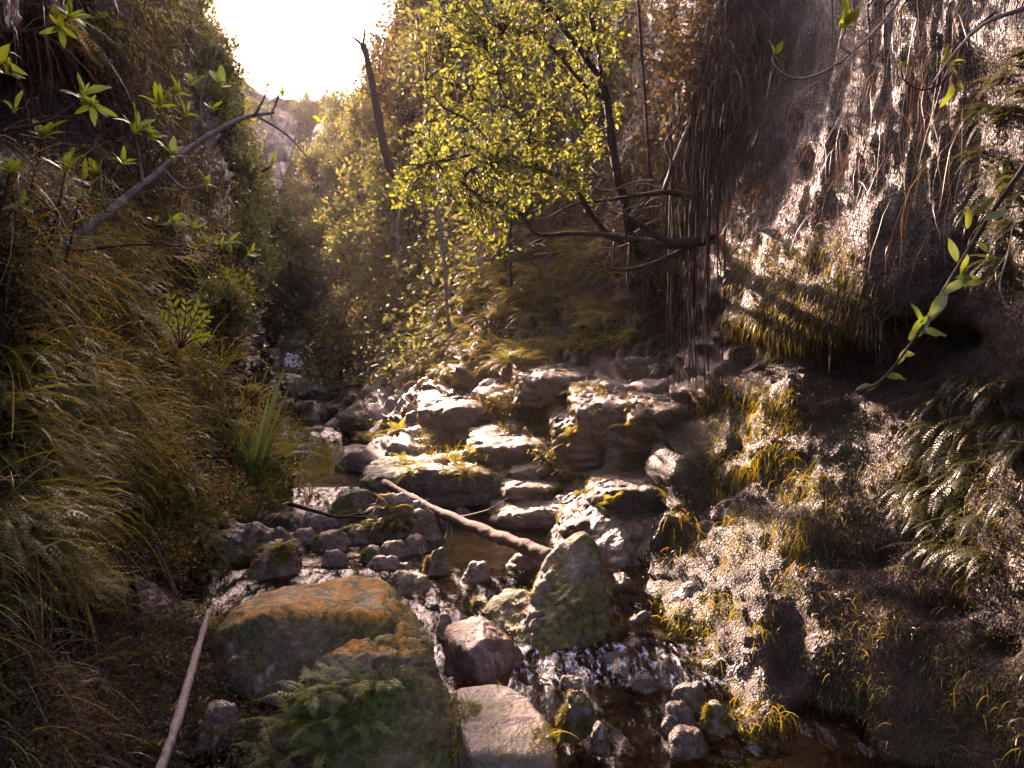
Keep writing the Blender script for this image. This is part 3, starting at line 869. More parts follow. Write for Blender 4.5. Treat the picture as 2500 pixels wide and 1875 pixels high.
# ------------------------------------------------------------------ dead wood
b = NB("pale_dead_wood")
gr = b.noise(1.0, 4, 0.7, vec=b.mapping((60, 60, 6), vec=b.obj))
c = b.ramp(gr, [(0.3, (0.10, 0.07, 0.055)), (0.55, (0.26, 0.20, 0.165)), (0.75, (0.40, 0.33, 0.28))])
M['deadwood'] = b.done(b.bsdf(c, 0.75, 0.3, b.bump(gr, 0.6, 0.01)))
b = NB("brown_log_bark")
gr = b.noise(14.0, 4, 0.7)
c = b.ramp(gr, [(0.3, (0.045, 0.025, 0.018)), (0.55, (0.13, 0.075, 0.055)), (0.78, (0.24, 0.15, 0.115))])
M['logbark'] = b.done(b.bsdf(c, 0.8, 0.3, b.bump(b.noise(40, 4, .7), 0.8, 0.012)))
b = NB("dark_twig_bark")
gr = b.noise(25.0, 3, 0.7)
c = b.ramp(gr, [(0.3, (0.018, 0.011, 0.008)), (0.6, (0.05, 0.03, 0.021)), (0.8, (0.11, 0.072, 0.05))])
M['bark'] = b.done(b.bsdf(c, 0.85, 0.2, b.bump(gr, 0.6, 0.01)))
b = NB("pale_lichened_bark")
gr = b.noise(18.0, 3, 0.7)
c = b.ramp(gr, [(0.3, (0.08, 0.055, 0.045)), (0.5, (0.19, 0.145, 0.12)), (0.75, (0.36, 0.29, 0.25))])
M['palebark'] = b.done(b.bsdf(c, 0.7, 0.35, b.bump(gr, 0.6, 0.008)))
b = NB("bleached_splinter")
M['white'] = b.done(b.bsdf(b.ramp(b.noise(20, 2), [(.3, (.45, .40, .36)), (.7, (.72, .68, .62))]), 0.6, 0.4))

def path_px(*a, n=6):
    return catmull(np.array([P(*p) for p in a]), n)

def stick(name, path, r0, r1, mat, label=None, cat=None, parent=None, seg=8, wob=0.25, group=None, seed=0):
    path = np.asarray(path); base = path[0].copy() if parent is None else np.zeros(3)
    rad = np.linspace(r0, r1, len(path))
    V, F = tube(path - base, rad, seg, True, wob, seed)
    o = link(name, clean_mesh(name, V, F), mat, parent=parent)
    if parent is None:
        o.location = Vector(base)
        tag(o, label, cat, group)
    return o

# the fallen log across the stream
log = empty("fallen_log", P(1345, 1365, 4.85), "thick brown log fallen across the stream onto the peaked mossy boulder", "log")
base = P(1345, 1365, 4.85)
lp = path_px((938, 1178, 7.0), (1050, 1240, 6.3), (1160, 1288, 5.7), (1250, 1322, 5.25), (1350, 1362, 4.82), n=12)
V, F = tube(lp - base, np.linspace(0.034, 0.050, len(lp)), 16, True, 0.26, 4)
link("trunk", clean_mesh("trunk", V, F), M['logbark'], parent=log)
sp = path_px((945, 1185, 6.95), (975, 1212, 6.75), (1010, 1232, 6.55), n=5)
link("split_end", clean_mesh("split_end", *tube(sp - base, np.linspace(.03, .012, len(sp)), 7, True, .4, 2)), M['logbark'], parent=log)
for a in [((1085, 1258, 6.1), (1092, 1295, 6.05), (1085, 1318, 6.0)), ((1090, 1260, 6.1), (1102, 1292, 6.05), (1104, 1316, 6.0)), ((1120, 1273, 5.9), (1150, 1297, 5.85), (1168, 1318, 5.8)), ((1185, 1300, 5.6), (1188, 1330, 5.58), (1190, 1352, 5.55))]:
    q = path_px(*a, n=4)
    link("twig", clean_mesh("twig", *tube(q - base, np.linspace(.009, .004, len(q)), 5, True)), M['palebark'], parent=log)

stick("dead_stick", path_px((385, 1900, 2.75), (430, 1770, 3.0), (462, 1660, 3.3), (485, 1580, 3.6), (511, 1490, 3.9), n=8), .021, .014, M['deadwood'], "long straight pale dead stick leaning up the bank beside the big boulder", "stick", seg=10, wob=.2, seed=6)
stick("wood_splinter", path_px((322, 1720, 3.7), (360, 1695, 3.75), (417, 1656, 3.85), n=4), .014, .004, M['white'], "thin bleached white splinter of wood lying over stones in the gully", "stick", seg=5)
stick("bare_branch", path_px((690, 1225, 6.75), (760, 1245, 6.6), (830, 1262, 6.45), (905, 1250, 6.3), (975, 1240, 6.3), n=5), .02, .007, M['bark'], "thin dark branch lying across the mossed ledge rock", "branch", seg=7)
stick("bare_branch", path_px((835, 1262, 6.42), (880, 1262, 6.3), (930, 1272, 6.2), n=5), .012, .005, M['bark'], "short dark twig forking off below the mossed ledge rock", "branch", seg=6)
stick("bare_branch", path_px((1040, 1250, 6.25), (1110, 1262, 6.1), (1190, 1245, 6.0), (1240, 1215, 6.0), n=5), .010, .004, M['palebark'], "thin pale twig resting across the fallen log", "branch", seg=6)
stick("bare_branch", path_px((552, 1400, 4.85), (556, 1380, 4.9), (565, 1350, 5.0), (600, 1310, 5.2), (625, 1255, 5.3), (650, 1190, 5.4), n=5), .006, .0025, M['bark'], "slender forked bare sapling leaning over the fern-topped bank rock", "branch", seg=6)

for a, r, l in (([(40, 1470, 2.9), (110, 1580, 2.95), (170, 1690, 3.0), (215, 1790, 3.0), (290, 1890, 3.0)], .016, "mossy brown root slanting down the shaded bank into the gully"),
             ([(95, 1680, 2.85), (120, 1760, 2.85), (140, 1850, 2.85), (150, 1900, 2.85)], .010, "short forked root hanging at the foot of the bank"),
             ([(180, 1330, 3.3), (205, 1420, 3.3), (215, 1520, 3.35), (200, 1600, 3.3)], .008, "thin grey stem trailing down the bank past the pale-topped stone"),
             ([(380, 1330, 4.5), (420, 1420, 4.5), (450, 1500, 4.5), (475, 1570, 4.4)], .014, "moss-covered root running down the bank above the gully")):
    stick("exposed_root", path_px(*a, n=6), r, r * .5, M['logbark'], l, "root", seg=7, wob=.35)
# ------------------------------------------------------------------ foliage materials
def mat_leaf(name, stops, trans=0.45, rough=0.35, tint=(1.0, 1.0, 1.0), spec=0.5, per_object=0.0):
    b = NB(name)
    f = b.isl
    if per_object:
        oi = b.n("ShaderNodeObjectInfo")
        f = b.math('ADD', b.math('MULTIPLY', b.isl, 1 - per_object), b.math('MULTIPLY', oi.outputs["Random"], per_object))
    c = b.ramp(f, stops)
    p = b.bsdf(c, rough, spec)
    t = b.n("ShaderNodeBsdfTranslucent")
    b.set(t.inputs["Color"], b.mix(1.0, c, tint, 'MULTIPLY'))
    m = b.n("ShaderNodeMixShader")
    m.inputs[0].default_value = trans
    b.t.links.new(p, m.inputs[1]); b.t.links.new(t.outputs[0], m.inputs[2])
    return b.done(m.outputs[0])

BR = (1.9, 1.9, 0.8)
M['leaf_bright'] = mat_leaf("bright_tree_leaf", [(0, (0.05, 0.066, 0.012)), (0.5, (0.11, 0.13, 0.022)), (1, (0.21, 0.21, 0.045))], 0.5, 0.35, (1.7, 1.6, 0.85))
M['leaf_rosette'] = mat_leaf("glossy_rosette_leaf", [(0, (0.07, 0.10, 0.016)), (0.6, (0.15, 0.185, 0.022)), (1, (0.24, 0.25, 0.05))], 0.5, 0.3, (2.0, 1.95, 0.8), 0.6)
M['leaf_dull'] = mat_leaf("dull_shrub_leaf", [(0, (0.05, 0.055, 0.020)), (0.5, (0.10, 0.108, 0.034)), (0.85, (0.165, 0.16, 0.06)), (1, (0.17, 0.085, 0.045))], 0.45, 0.35, (1.6, 1.5, 0.95), per_object=0.4)
M['leaf_dark'] = mat_leaf("dark_shrub_leaf", [(0, (0.035, 0.028, 0.014)), (0.6, (0.075, 0.06, 0.025)), (1, (0.13, 0.09, 0.045))], 0.4, 0.6, (1.5, 1.3, 0.8), 0.2, per_object=0.3)
M['fern'] = mat_leaf("fern_frond", [(0, (0.10, 0.105, 0.026)), (0.6, (0.20, 0.19, 0.045)), (1, (0.29, 0.22, 0.07))], 0.55, 0.32, (2.0, 1.8, 0.8), 0.5, per_object=0.6)
M['fern_dark'] = mat_leaf("green_fern_frond", [(0, (0.09, 0.125, 0.022)), (0.6, (0.18, 0.215, 0.04)), (1, (0.26, 0.26, 0.055))], 0.45, 0.5, (1.5, 1.5, 0.8), 0.5, per_object=0.4)  # greener fern tone, for the clump on the big boulder
M['grass'] = mat_leaf("olive_grass_blade", [(0, (0.09, 0.09, 0.026)), (0.5, (0.175, 0.165, 0.045)), (0.9, (0.27, 0.235, 0.08)), (1, (0.26, 0.14, 0.05))], 0.45, 0.32, (1.7, 1.5, 0.7), 0.5)
M['grass_yellow'] = mat_leaf("yellow_green_grass_blade", [(0, (0.10, 0.115, 0.012)), (0.6, (0.20, 0.20, 0.02)), (0.88, (0.28, 0.19, 0.03)), (1, (0.28, 0.09, 0.018))], 0.5, 0.35, (1.8, 1.6, 0.6), 0.5)
M['grass_brown'] = mat_leaf("dead_brown_grass", [(0, (0.045, 0.025, 0.015)), (0.6, (0.12, 0.07, 0.04)), (1, (0.22, 0.14, 0.08))], 0.3, 0.4, (1.4, 1.2, 0.9), 0.4)
M['creeper'] = mat_leaf("small_creeper_leaf", [(0, (0.08, 0.08, 0.014)), (0.5, (0.17, 0.16, 0.026)), (0.8, (0.26, 0.20, 0.04)), (0.93, (0.22, 0.07, 0.02)), (1, (0.3, 0.12, 0.06))], 0.45, 0.35, (1.7, 1.5, 0.7), 0.5)
M['wetmoss'] = mat_leaf("wet_moss_leaf", [(0, (0.014, 0.008, 0.005)), (0.5, (0.038, 0.023, 0.012)), (0.85, (0.07, 0.048, 0.022)), (1, (0.10, 0.08, 0.02))], 0.12, 0.55, (1.4, 1.3, 0.8), 0.3)
M['blade'] = mat_leaf("stiff_strap_leaf", [(0, (0.05, 0.07, 0.03)), (0.6, (0.11, 0.15, 0.05)), (1, (0.17, 0.20, 0.07))], 0.4, 0.3, (1.6, 1.6, 0.8), 0.5)
M['fern_wet'] = mat_leaf("dark_sword_fern", [(0, (0.035, 0.04, 0.014)), (0.6, (0.075, 0.078, 0.024)), (1, (0.13, 0.11, 0.035))], 0.35, 0.28, (1.6, 1.5, 0.8), 0.6, per_object=0.5)
M['leaf_vine'] = mat_leaf("broad_vine_leaf", [(0, (0.05, 0.075, 0.02)), (0.6, (0.10, 0.13, 0.03)), (1, (0.16, 0.18, 0.05))], 0.4, 0.3, (1.8, 1.8, 0.7), 0.6)

# ------------------------------------------------------------------ foliage templates
def leaf_t(w=0.28, fold=0.06, droop=0.12, st=(0.12, 0.3, 0.5, 0.7, 0.87), wavy=0.02, seed=0):
    R = random.Random(seed + int(w * 100))
    V = [(0, 0, 0)]
    for t in st:
        k = math.sin(math.pi * min(1, t ** 0.85 * .98)) ** 0.8
        z = -droop * t * t
        a, b_ = R.uniform(-wavy, wavy), R.uniform(-wavy, wavy)
        V += [(-w * .5 * k * R.uniform(.88, 1.1), t, z + fold * k + a), (0, t, z), (w * .5 * k * R.uniform(.88, 1.1), t, z + fold * k + b_)]
    V.append((0, 1, -droop))
    F = [(0, 2, 1), (0, 3, 2)]
    n = len(st)
    for i in range(n - 1):
        o = 1 + i * 3
        F += [(o, o + 1, o + 4), (o, o + 4, o + 3), (o + 1, o + 2, o + 5), (o + 1, o + 5, o + 4)]
    o = 1 + (n - 1) * 3; T = len(V) - 1
    F += [(o, o + 1, T), (o + 1, o + 2, T)]
    return np.array(V, float), np.array(F)
def leaf_s(w=0.5, fold=0.08):
    V = np.array([(0, 0, 0), (-w / 2, .5, fold), (0, 1, 0), (w / 2, .5, fold)], float)
    return V, np.array([(0, 2, 1), (0, 3, 2)])
LEAF = leaf_t(0.27, .05, .2); LEAF_W = leaf_t(0.40, 0.05, 0.22, wavy=.03); DIA = leaf_s(); DIA_N = leaf_s(0.3, 0.05); PINNA = leaf_s(0.34, 0.03)

def curve_paths(start, d0, length, droop, nseg, wander=0.0):
    """N curved paths that start along d0 and bend under gravity"""
    N = len(start)
    d = unit(np.asarray(d0, float)); p = np.array(start, float)
    out = [p.copy()]
    step = (np.asarray(length) / nseg)[:, None]
    droop = np.asarray(droop) * np.ones(N)
    for k in range(nseg):
        d = d + np.array([0, 0, -1.0]) * (droop / nseg)[:, None]
        if wander: d = d + RNG.normal(size=(N, 3)) * wander
        d = unit(d)
        p = p + d * step
        out.append(p.copy())
    return np.stack(out, 1)                        # (N, nseg+1, 3)

def ribbons(paths, width, facing=None):
    N, K, _ = paths.shape
    tan = unit(np.gradient(paths, axis=1))
    if facing is None: facing = rand_dirs(N)
    side = unit(np.cross(tan, facing[:, None, :]))
    t = np.linspace(0, 1, K)
    prof = np.clip(np.minimum(0.55 + 1.5 * t, 1.25 * (1 - t) + 0.04), 0.04, 1)
    w = (np.asarray(width) * np.ones(N))[:, None, None] * prof[None, :, None] * .5
    V = np.stack([paths - side * w, paths + side * w], 2).reshape(-1, 3)      # N,K,2
    base = (np.arange(N) * K * 2)[:, None] + (np.arange(K - 1) * 2)[None]
    F = np.stack([base, base + 1, base + 3, base + 2], -1).reshape(-1, 4)
    return V, F

def tri(F):
    return np.concatenate([F[:, [0, 1, 2]], F[:, [0, 2, 3]]])

def fronds(paths, width, pinna_w=0.34, angle=0.9, bip=0, sub=7):
    """pinnate fronds along paths -> V, F (triangles)"""
    N, K, _ = paths.shape
    tan = unit(np.gradient(paths, axis=1))
    side = unit(np.cross(tan, np.array([0, 0, 1.0]) + 0.25 * rand_dirs(N)[:, None, :]))
    nor = np.cross(side, tan)
    t = np.linspace(0, 1, K)
    prof = np.clip(np.minimum(0.25 + 4.0 * t, 1.12 * (1 - t) ** 0.8), 0.05, 1)
    parts = []
    w = np.asarray(width) * np.ones(N)
    for s in (-1, 1):
        d = unit(s * side * angle + tan * (1.2 - angle) + np.array([0, 0, -0.18]) + 0.08 * RNG.normal(size=side.shape))
        pos = paths[:, 1:].reshape(-1, 3); dd = d[:, 1:].reshape(-1, 3); nn = nor[:, 1:].reshape(-1, 3)
        sc = (w[:, None] * prof[None, 1:]).reshape(-1) * RNG.uniform(.85, 1.1, len(pos))
        if bip:
            q = np.linspace(0.08, 0.95, sub)
            for s2 in (-1, 1):
                sd = unit(np.cross(dd, nn)) * s2
                for j, tt in enumerate(q):
                    pj = pos + dd * (sc * tt)[:, None] + np.array([0, 0, -1]) * (sc * tt * tt * .18)[:, None]
                    R = frames(sd + dd * 0.7, nn)
                    parts.append(place(leaf_s(0.42, 0.04), pj, R, sc * 0.34 * (1.04 - tt)))
        else:
            R = frames(dd, nn)
            parts.append(place(leaf_s(pinna_w, 0.03), pos, R, sc))
    V, F = ribbons(paths, w * 0.06 + 0.001)
    parts.append((V, tri(F)))
    return join(parts)

# ------------------------------------------------------------------ scattering on the land
GX = np.arange(-40, 2541, 6.0); GY = np.arange(-60, 1960, 6.0)
def _land_map():
    K = len(GX) * len(GY)
    pos = np.zeros((K, 3)); nor = np.zeros((K, 3)); kind = np.zeros(K, dtype='<U1')
    i = 0
    for x in GX:
        for y in GY:
            h = hit(x, y)
            if h is not None:
                pos[i] = h[0]; nor[i] = h[1]; kind[i] = h[3]
            i += 1
    xx, yy = np.meshgrid(GX, GY, indexing='ij')
    return pos, nor, kind, xx.ravel(), yy.ravel()
LM_P, LM_N, LM_K, LM_X, LM_Y = _land_map()

def scatter(n, region, which="RLB", keep=None):
    """n points on the land inside a photo region: (x0,x1,y0,y1) or polygon"""
    if len(region) == 4 and not hasattr(region[0], "__len__"):
        x0, x1, y0, y1 = region
        region = [(x0, y0), (x1, y0), (x1, y1), (x0, y1)]
    m = np.isin(LM_K, list(which)) & in_poly(region, LM_X, LM_Y)
    if keep is not None:
        m &= keep(LM_X, LM_Y)
    idx = np.nonzero(m)[0]
    if len(idx) == 0:
        return np.zeros((0, 3)), np.zeros((0, 3)), np.zeros(0)
    k = RNG.choice(idx, n)
    p = LM_P[k]; nn = LM_N[k]
    cell = p[:, 1] * 6.0 / FPX
    j = RNG.uniform(-.7, .7, (n, 3)) * cell[:, None] * 1.4
    j -= nn * (j * nn).sum(1, keepdims=True)
    return p + j, nn, np.linalg.norm(p, axis=1)

def in_poly(poly, x, y):
    c = np.zeros(len(x), bool)
    j = len(poly) - 1
    for i in range(len(poly)):
        xi, yi = poly[i]; xj, yj = poly[j]
        if yi != yj:
            c ^= ((yi > y) != (yj > y)) & (x < (xj - xi) * (y - yi) / (yj - yi) + xi)
        j = i
    return c

def patch(scale, thr, seed):
    def f(x, y):
        return fbm(np.stack([x / scale, y / scale, np.full(len(x), seed * 1.7)], 1), 2, seed) > thr
    return f

def scatter_wall(n, Vw, ymin, ymax, nor_sign, zmin=-1.6, zmax=2.2):
    m = np.nonzero((Vw[:, 1] > ymin) & (Vw[:, 1] < ymax) & (Vw[:, 2] > zmin) & (Vw[:, 2] < zmax))[0]
    k = RNG.choice(m, n)
    p = Vw[k] + RNG.normal(size=(n, 3)) * .02
    nn = np.tile(unit(np.array([nor_sign, -.25, .15])), (n, 1))
    return p, nn, np.linalg.norm(p, axis=1)
_scatter_view = None
def stuff_blades(name, label, mat, n, region, length, width, droop=1.2, out=0.6, upb=0.3, nseg=4, which="RLB", keep=None, per=1, spread=0.02, wander=0.05, cat=None, lift=0.0):
    pos, nor, dep = scatter(n, region, which, keep=keep) if not callable(region) else region(n)
    if per > 1:
        pos = np.repeat(pos, per, 0) + RNG.normal(size=(len(pos) * per, 3)) * spread; nor = np.repeat(nor, per, 0); dep = np.repeat(dep, per, 0)
    N = len(pos)
    d0 = unit(nor * out + np.array([0, 0, upb]) + rand_dirs(N) * 0.95)
    L = RNG.uniform(length[0], length[1], N)
    pa = curve_paths(pos - nor * 0.01 + nor * lift, d0, L, RNG.uniform(.6, 1.3, N) * droop, nseg, wander)
    V, F = ribbons(pa, RNG.uniform(width[0], width[1], N))
    o = link(name, mesh_np(name, V, F), mat)
    return tag(o, label, cat, None, "stuff")

def stuff_leaves(name, label, mat, n, region, size, T=DIA, which="RLB", keep=None, per=1, spread=0.03, off=(0.0, 0.04), hang=0.3, cat=None, flow=None):
    pos, nor, dep = scatter(n, region, which, keep=keep) if not callable(region) else region(n)
    if per > 1:
        pos = np.repeat(pos, per, 0) + RNG.normal(size=(len(pos) * per, 3)) * spread; nor = np.repeat(nor, per, 0)
    N = len(pos)
    pos = pos + nor * RNG.uniform(off[0], off[1], N)[:, None]
    d = unit(rand_dirs(N) + nor * .5 + np.array([0, 0, -hang]))
    nv = unit(nor + rand_dirs(N) * .8)
    if flow:
        g = np.array([-.12, .1, -1.0]); dn = unit(g - nor * (nor @ g)[:, None])
        d = unit(dn + rand_dirs(N) * flow + nor * .25); nv = unit(nor + rand_dirs(N) * flow)
    R = frames(d, nv)
    sz = RNG.uniform(size[0], size[1], N)
    if flow: sz = sz * np.clip(pos[:, 1] / 4.5, .6, 1.2)
    V, F = place(T, pos, R, sz)
    o = link(name, mesh_np(name, V, F), mat)
    return tag(o, label, cat, None, "stuff")

M['moss'] = mat_leaf("moss_cushion", [(0, (0.045, 0.05, 0.008)), (0.5, (0.11, 0.11, 0.014)), (0.85, (0.22, 0.18, 0.02)), (1, (0.25, 0.11, 0.02))], 0.4, 0.5, (1.7, 1.5, 0.6), 0.3)
def moss_on(o, n, L=(.008, .022), thr=-0.05, nzmin=0.15, scale=6.0, seed=1, mat=None):
    """short moss blades on the upper faces of a rock, as a part of the rock"""
    me = o.data
    co = np.zeros(len(me.vertices) * 3, np.float32); me.vertices.foreach_get("co", co); co = co.reshape(-1, 3).astype(float)
    no = np.zeros(len(me.vertices) * 3, np.float32); me.vertices.foreach_get("normal", no); no = no.reshape(-1, 3).astype(float)
    m = (no[:, 2] + .35 * fbm(co * scale, 2, seed) > nzmin + .25) & (fbm(co * scale * .7 + 5, 3, seed + 4) > thr)
    idx = np.nonzero(m)[0]
    if len(idx) < 10: return
    k = RNG.choice(idx, n)
    p = co[k] + RNG.normal(size=(n, 3)) * .006; q = no[k]
    pa = curve_paths(p - q * .004, q + rand_dirs(n) * .8, RNG.uniform(*L, n), RNG.uniform(.3, 1.6, n), 2)
    V, F = ribbons(pa, RNG.uniform(.002, .0045, n))
    x = link("moss", mesh_np("moss", V, F), mat or M['moss'], parent=o)
    x["kind"] = "stuff"
moss_on(big_boulder, 14000, thr=-.02, nzmin=-.15, scale=5)
moss_on(upright, 6000, thr=0.0, nzmin=-.1, scale=6)
for o in list(C.objects):
    if o.type == 'MESH' and o.name.split('.')[0] == 'rock' and o.data.materials and o.data.materials[0] == M['mossr']:
        moss_on(o, 2500, thr=-.1, nzmin=0, scale=9)
for o in list(C.objects):
    if o.type == 'MESH' and o.name.split('.')[0] == 'rock_ledge':
        moss_on(o, 3500, L=(.012, .035), thr=.12, nzmin=.0, scale=2.2)
for o in list(C.objects):
    if o.get("label", "").startswith(("broad yellow-mossed", "dark rock capped", "dark fern-topped", "low dark stone", "flat pale sandstone")):
        moss_on(o, 3000, thr=0.05, nzmin=.2, scale=5)
# ------------------------------------------------------------------ ground cover that nobody could count
MOSS_R = [(1500, 1200), (1640, 1500), (1800, 1875), (2500, 1875), (2500, 0), (1650, 0), (1650, 300), (1560, 700), (1500, 900)]
stuff_leaves("moss_ground_cover", "glistening dark wet moss coating the rock wall", M['wetmoss'], 60000, MOSS_R, (0.006, 0.014), leaf_s(0.42, 0.10), "R", per=3, spread=0.02, off=(0, 0.008), flow=.35, keep=patch(140, -0.15, 41))
stuff_leaves("moss_ground_cover", "yellowish moss speckling the sunlit rock terraces", M['creeper'], 5000, [(950, 1230), (1080, 960), (1300, 880), (1560, 820), (1560, 1200), (1480, 1420), (1200, 1250)], (0.012, 0.03), DIA, "R", per=4, spread=0.04, off=(0, .02), hang=0.7, keep=patch(90, 0.05, 3))
# grass hanging on the right wall
stuff_blades("hanging_grass", "yellow green and orange grass hanging down the sunlit rock wall", M['grass_yellow'], 2600, [(1720, 920), (1900, 900), (2010, 1050), (2000, 1350), (1880, 1500), (1900, 1800), (1830, 1800), (1700, 1650), (1600, 1500), (1650, 1200)], (.04, .14), (.002, .005), 3.2, .45, -.1, which="R", per=4, spread=.03, keep=patch(110, -0.05, 5))
stuff_blades("hanging_grass", "thin brown and green grass clothing the upper rock wall above the hollow", M['grass'], 1900, [(1760, 600), (2080, 560), (2150, 820), (1950, 900), (1780, 860)], (.05, .16), (.0015, .004), 3.2, .5, -.1, which="R", per=3, spread=.03)
stuff_blades("hanging_grass", "sparse wiry grass on the shaded wall below the hollow", M['grass'], 900, [(2050, 1000), (2500, 1000), (2500, 1875), (1950, 1875), (2000, 1500)], (.03, .11), (.002, .005), 1.8, .8, .3, which="R", per=2, spread=.03, keep=patch(130, 0.1, 9))
stuff_blades("hanging_grass", "long dry grass hanging from the slope behind the leafy tree", M['grass_brown'], 800, [(1000, 420), (1500, 300), (1640, 420), (1560, 780), (1200, 640), (1050, 620)], (.25, .8), (.004, .009), 2.4, .7, .3, 5, which="R", per=2, spread=.06)
stuff_blades("hanging_grass", "olive grass and weeds over the slope beside the terraces", M['grass'], 1500, [(900, 900), (1060, 560), (1500, 560), (1560, 800), (1280, 880), (1080, 960)], (.10, .36), (.004, .009), 2.0, .7, .4, 5, which="R", per=3, spread=.06)
stuff_blades("hanging_grass", "mossy weeds draping the sunlit rock terraces", M['grass_yellow'], 750, [(950, 1210), (1050, 1000), (1250, 880), (1480, 860), (1500, 1300), (1200, 1240)], (.05, .18), (.003, .008), 2.2, .7, .3, which="R", per=4, spread=.04, keep=patch(75, 0.12, 13))
# left bank
stuff_blades("bank_grass", "long arching grass blades on the dark bank", M['grass'], 800, [(0, 480), (330, 480), (560, 560), (560, 1000), (420, 1300), (0, 1500)], (.15, .55), (.004, .008), 1.9, .9, .7, 6, which="L", per=3, spread=.04, keep=patch(110, 0.0, 31))
stuff_blades("bank_grass", "brown dead grass strands hanging under the overhang", M['grass_brown'], 500, [(0, 0), (330, 0), (360, 350), (250, 560), (0, 560)], (.3, 1.1), (.002, .005), 2.6, .6, .2, 7, which="L", per=2, spread=.06, wander=.09)
stuff_blades("bank_grass", "sunlit yellow green grass on the bank beside the pools", M['grass_yellow'], 800, [(560, 930), (680, 960), (800, 1080), (790, 1240), (640, 1260), (580, 1180)], (.10, .28), (.006, .013), 1.5, .6, 1.0, 5, which="L", per=3, spread=.06)
stuff_blades("bank_grass", "tangled dim grass and roots low on the bank", M['grass_brown'], 1700, [(0, 1150), (420, 1200), (600, 1400), (560, 1600), (560, 1875), (0, 1875)], (.08, .35), (.002, .005), 1.9, .8, .4, 5, which="LB", per=2, spread=.05, wander=.12)
stuff_leaves("creeper_ground_cover", "tiny yellow and rust leaves covering the bank", M['creeper'], 9000, [(280, 500), (600, 430), (600, 1000), (640, 1250), (400, 1400), (260, 1100)], (.018, .04), DIA, "L", per=4, spread=.06, off=(0, .09), keep=patch(120, -0.12, 17))
stuff_leaves("creeper_ground_cover", "small dull leaves covering the shaded lower bank", M['leaf_dark'], 8000, [(0, 500), (300, 500), (420, 1300), (600, 1500), (620, 1875), (0, 1875)], (.012, .026), DIA, "LB", per=4, spread=.05, off=(0, .06), keep=patch(150, -0.15, 19))
stuff_leaves("creeper_ground_cover", "mixed small leaves over the far gorge slopes", M['leaf_dull'], 4500, [(540, 250), (700, 260), (850, 150), (1000, 0), (1280, 0), (1280, 600), (1060, 900), (860, 960), (600, 950)], (.07, .16), DIA, "RLH", per=5, spread=.25, off=(0, .35), keep=patch(70, -0.2, 23))
stuff_leaves("creeper_ground_cover", "dark leafy tangle behind the hanging roots", M['leaf_dark'], 5000, [(1280, 0), (1760, 0), (1700, 700), (1300, 620)], (.03, .07), DIA, "R", per=3, spread=.1, off=(0, .12))
stuff_leaves("creeper_ground_cover", "greenish leaves on the high shaded bank", M['leaf_dark'], 4000, [(200, 0), (500, 0), (560, 200), (560, 500), (250, 500)], (.04, .09), DIA_N, "L", per=5, spread=.14, off=(0, .2), hang=1.2)
stuff_blades("root_hair_cover", "fine brown rootlets and streaks running down the upper rock wall", M['grass_brown'], 550, [(1650, -40), (2400, -40), (2380, 350), (2200, 620), (1780, 620), (1720, 500)], (.15, .7), (.002, .005), 5.0, .35, -.4, 6, which="R", per=2, spread=.05, wander=.16)
stuff_leaves("creeper_ground_cover", "low weeds and litter over the gully floor", M['leaf_dark'], 5000, [(60, 1500), (420, 1500), (620, 1600), (620, 1900), (60, 1900)], (.012, .03), DIA, "B", per=4, spread=.04, off=(0, .04))
stuff_blades("bank_grass", "pale dry grass wisps catching light on the bank", M['grass_yellow'], 350, [(0, 520), (330, 480), (560, 560), (560, 1000), (420, 1250), (0, 1350)], (.2, .6), (.004, .008), 1.7, 1.1, .8, 7, which="L", per=2, spread=.03)
stuff_leaves("creeper_ground_cover", "fine yellow green leaves dotted over the shaded bank", M['creeper'], 7000, [(0, 380), (330, 420), (560, 560), (520, 1000), (420, 1300), (0, 1500)], (.012, .03), DIA_N, "L", per=4, spread=.05, off=(0, .10), keep=patch(90, 0.0, 57))
stuff_blades("hanging_grass", "fine trailing greenery draped over the lower wet wall", M['grass'], 1500, [(1950, 1150), (2500, 1000), (2500, 1875), (2080, 1875), (1980, 1600)], (.03, .10), (.0015, .0035), 3.0, .5, 0.0, which="R", per=4, spread=.03, keep=patch(100, 0.0, 63))
stuff_leaves("creeper_ground_cover", "small olive leaves trailing over the lower wet wall", M['leaf_dark'], 2500, [(1950, 1050), (2500, 900), (2500, 1875), (2080, 1875), (1980, 1600)], (.008, .02), DIA_N, "R", per=4, spread=.03, off=(0, .03), hang=1.0, keep=patch(110, 0.05, 67))
stuff_blades("root_hair_cover", "dark tangled rootlets over the shaded wall behind the root bundle", M['grass_brown'], 900, [(1690, -40), (1960, -40), (1900, 500), (1760, 640), (1700, 640)], (.12, .5), (.0025, .006), 4.0, .5, -.2, 6, which="R", per=2, spread=.06, wander=.22)
near_r = lambda n: scatter_wall(n, VR, .3, 3.0, -1.0)
near_l = lambda n: scatter_wall(n, VL, .3, 2.6, 1.0)
stuff_leaves("moss_ground_cover", "dark moss coating the rock wall beside the viewer", M['wetmoss'], 9000, near_r, (.008, .018), leaf_s(.42, .1), per=4, spread=.03, off=(0, .01), flow=.35)
stuff_blades("hanging_grass", "trailing grass over the rock wall beside the viewer", M['grass'], 1300, near_r, (.05, .16), (.0015, .004), 3.0, .5, -.1, per=4, spread=.04)
stuff_blades("bank_grass", "long grass on the bank beside the viewer", M['grass'], 900, near_l, (.12, .4), (.003, .006), 2.0, .8, .3, 6, per=3, spread=.05)
stuff_leaves("creeper_ground_cover", "small leaves over the bank beside the viewer", M['leaf_dark'], 3000, near_l, (.012, .028), DIA, per=4, spread=.05, off=(0, .05))
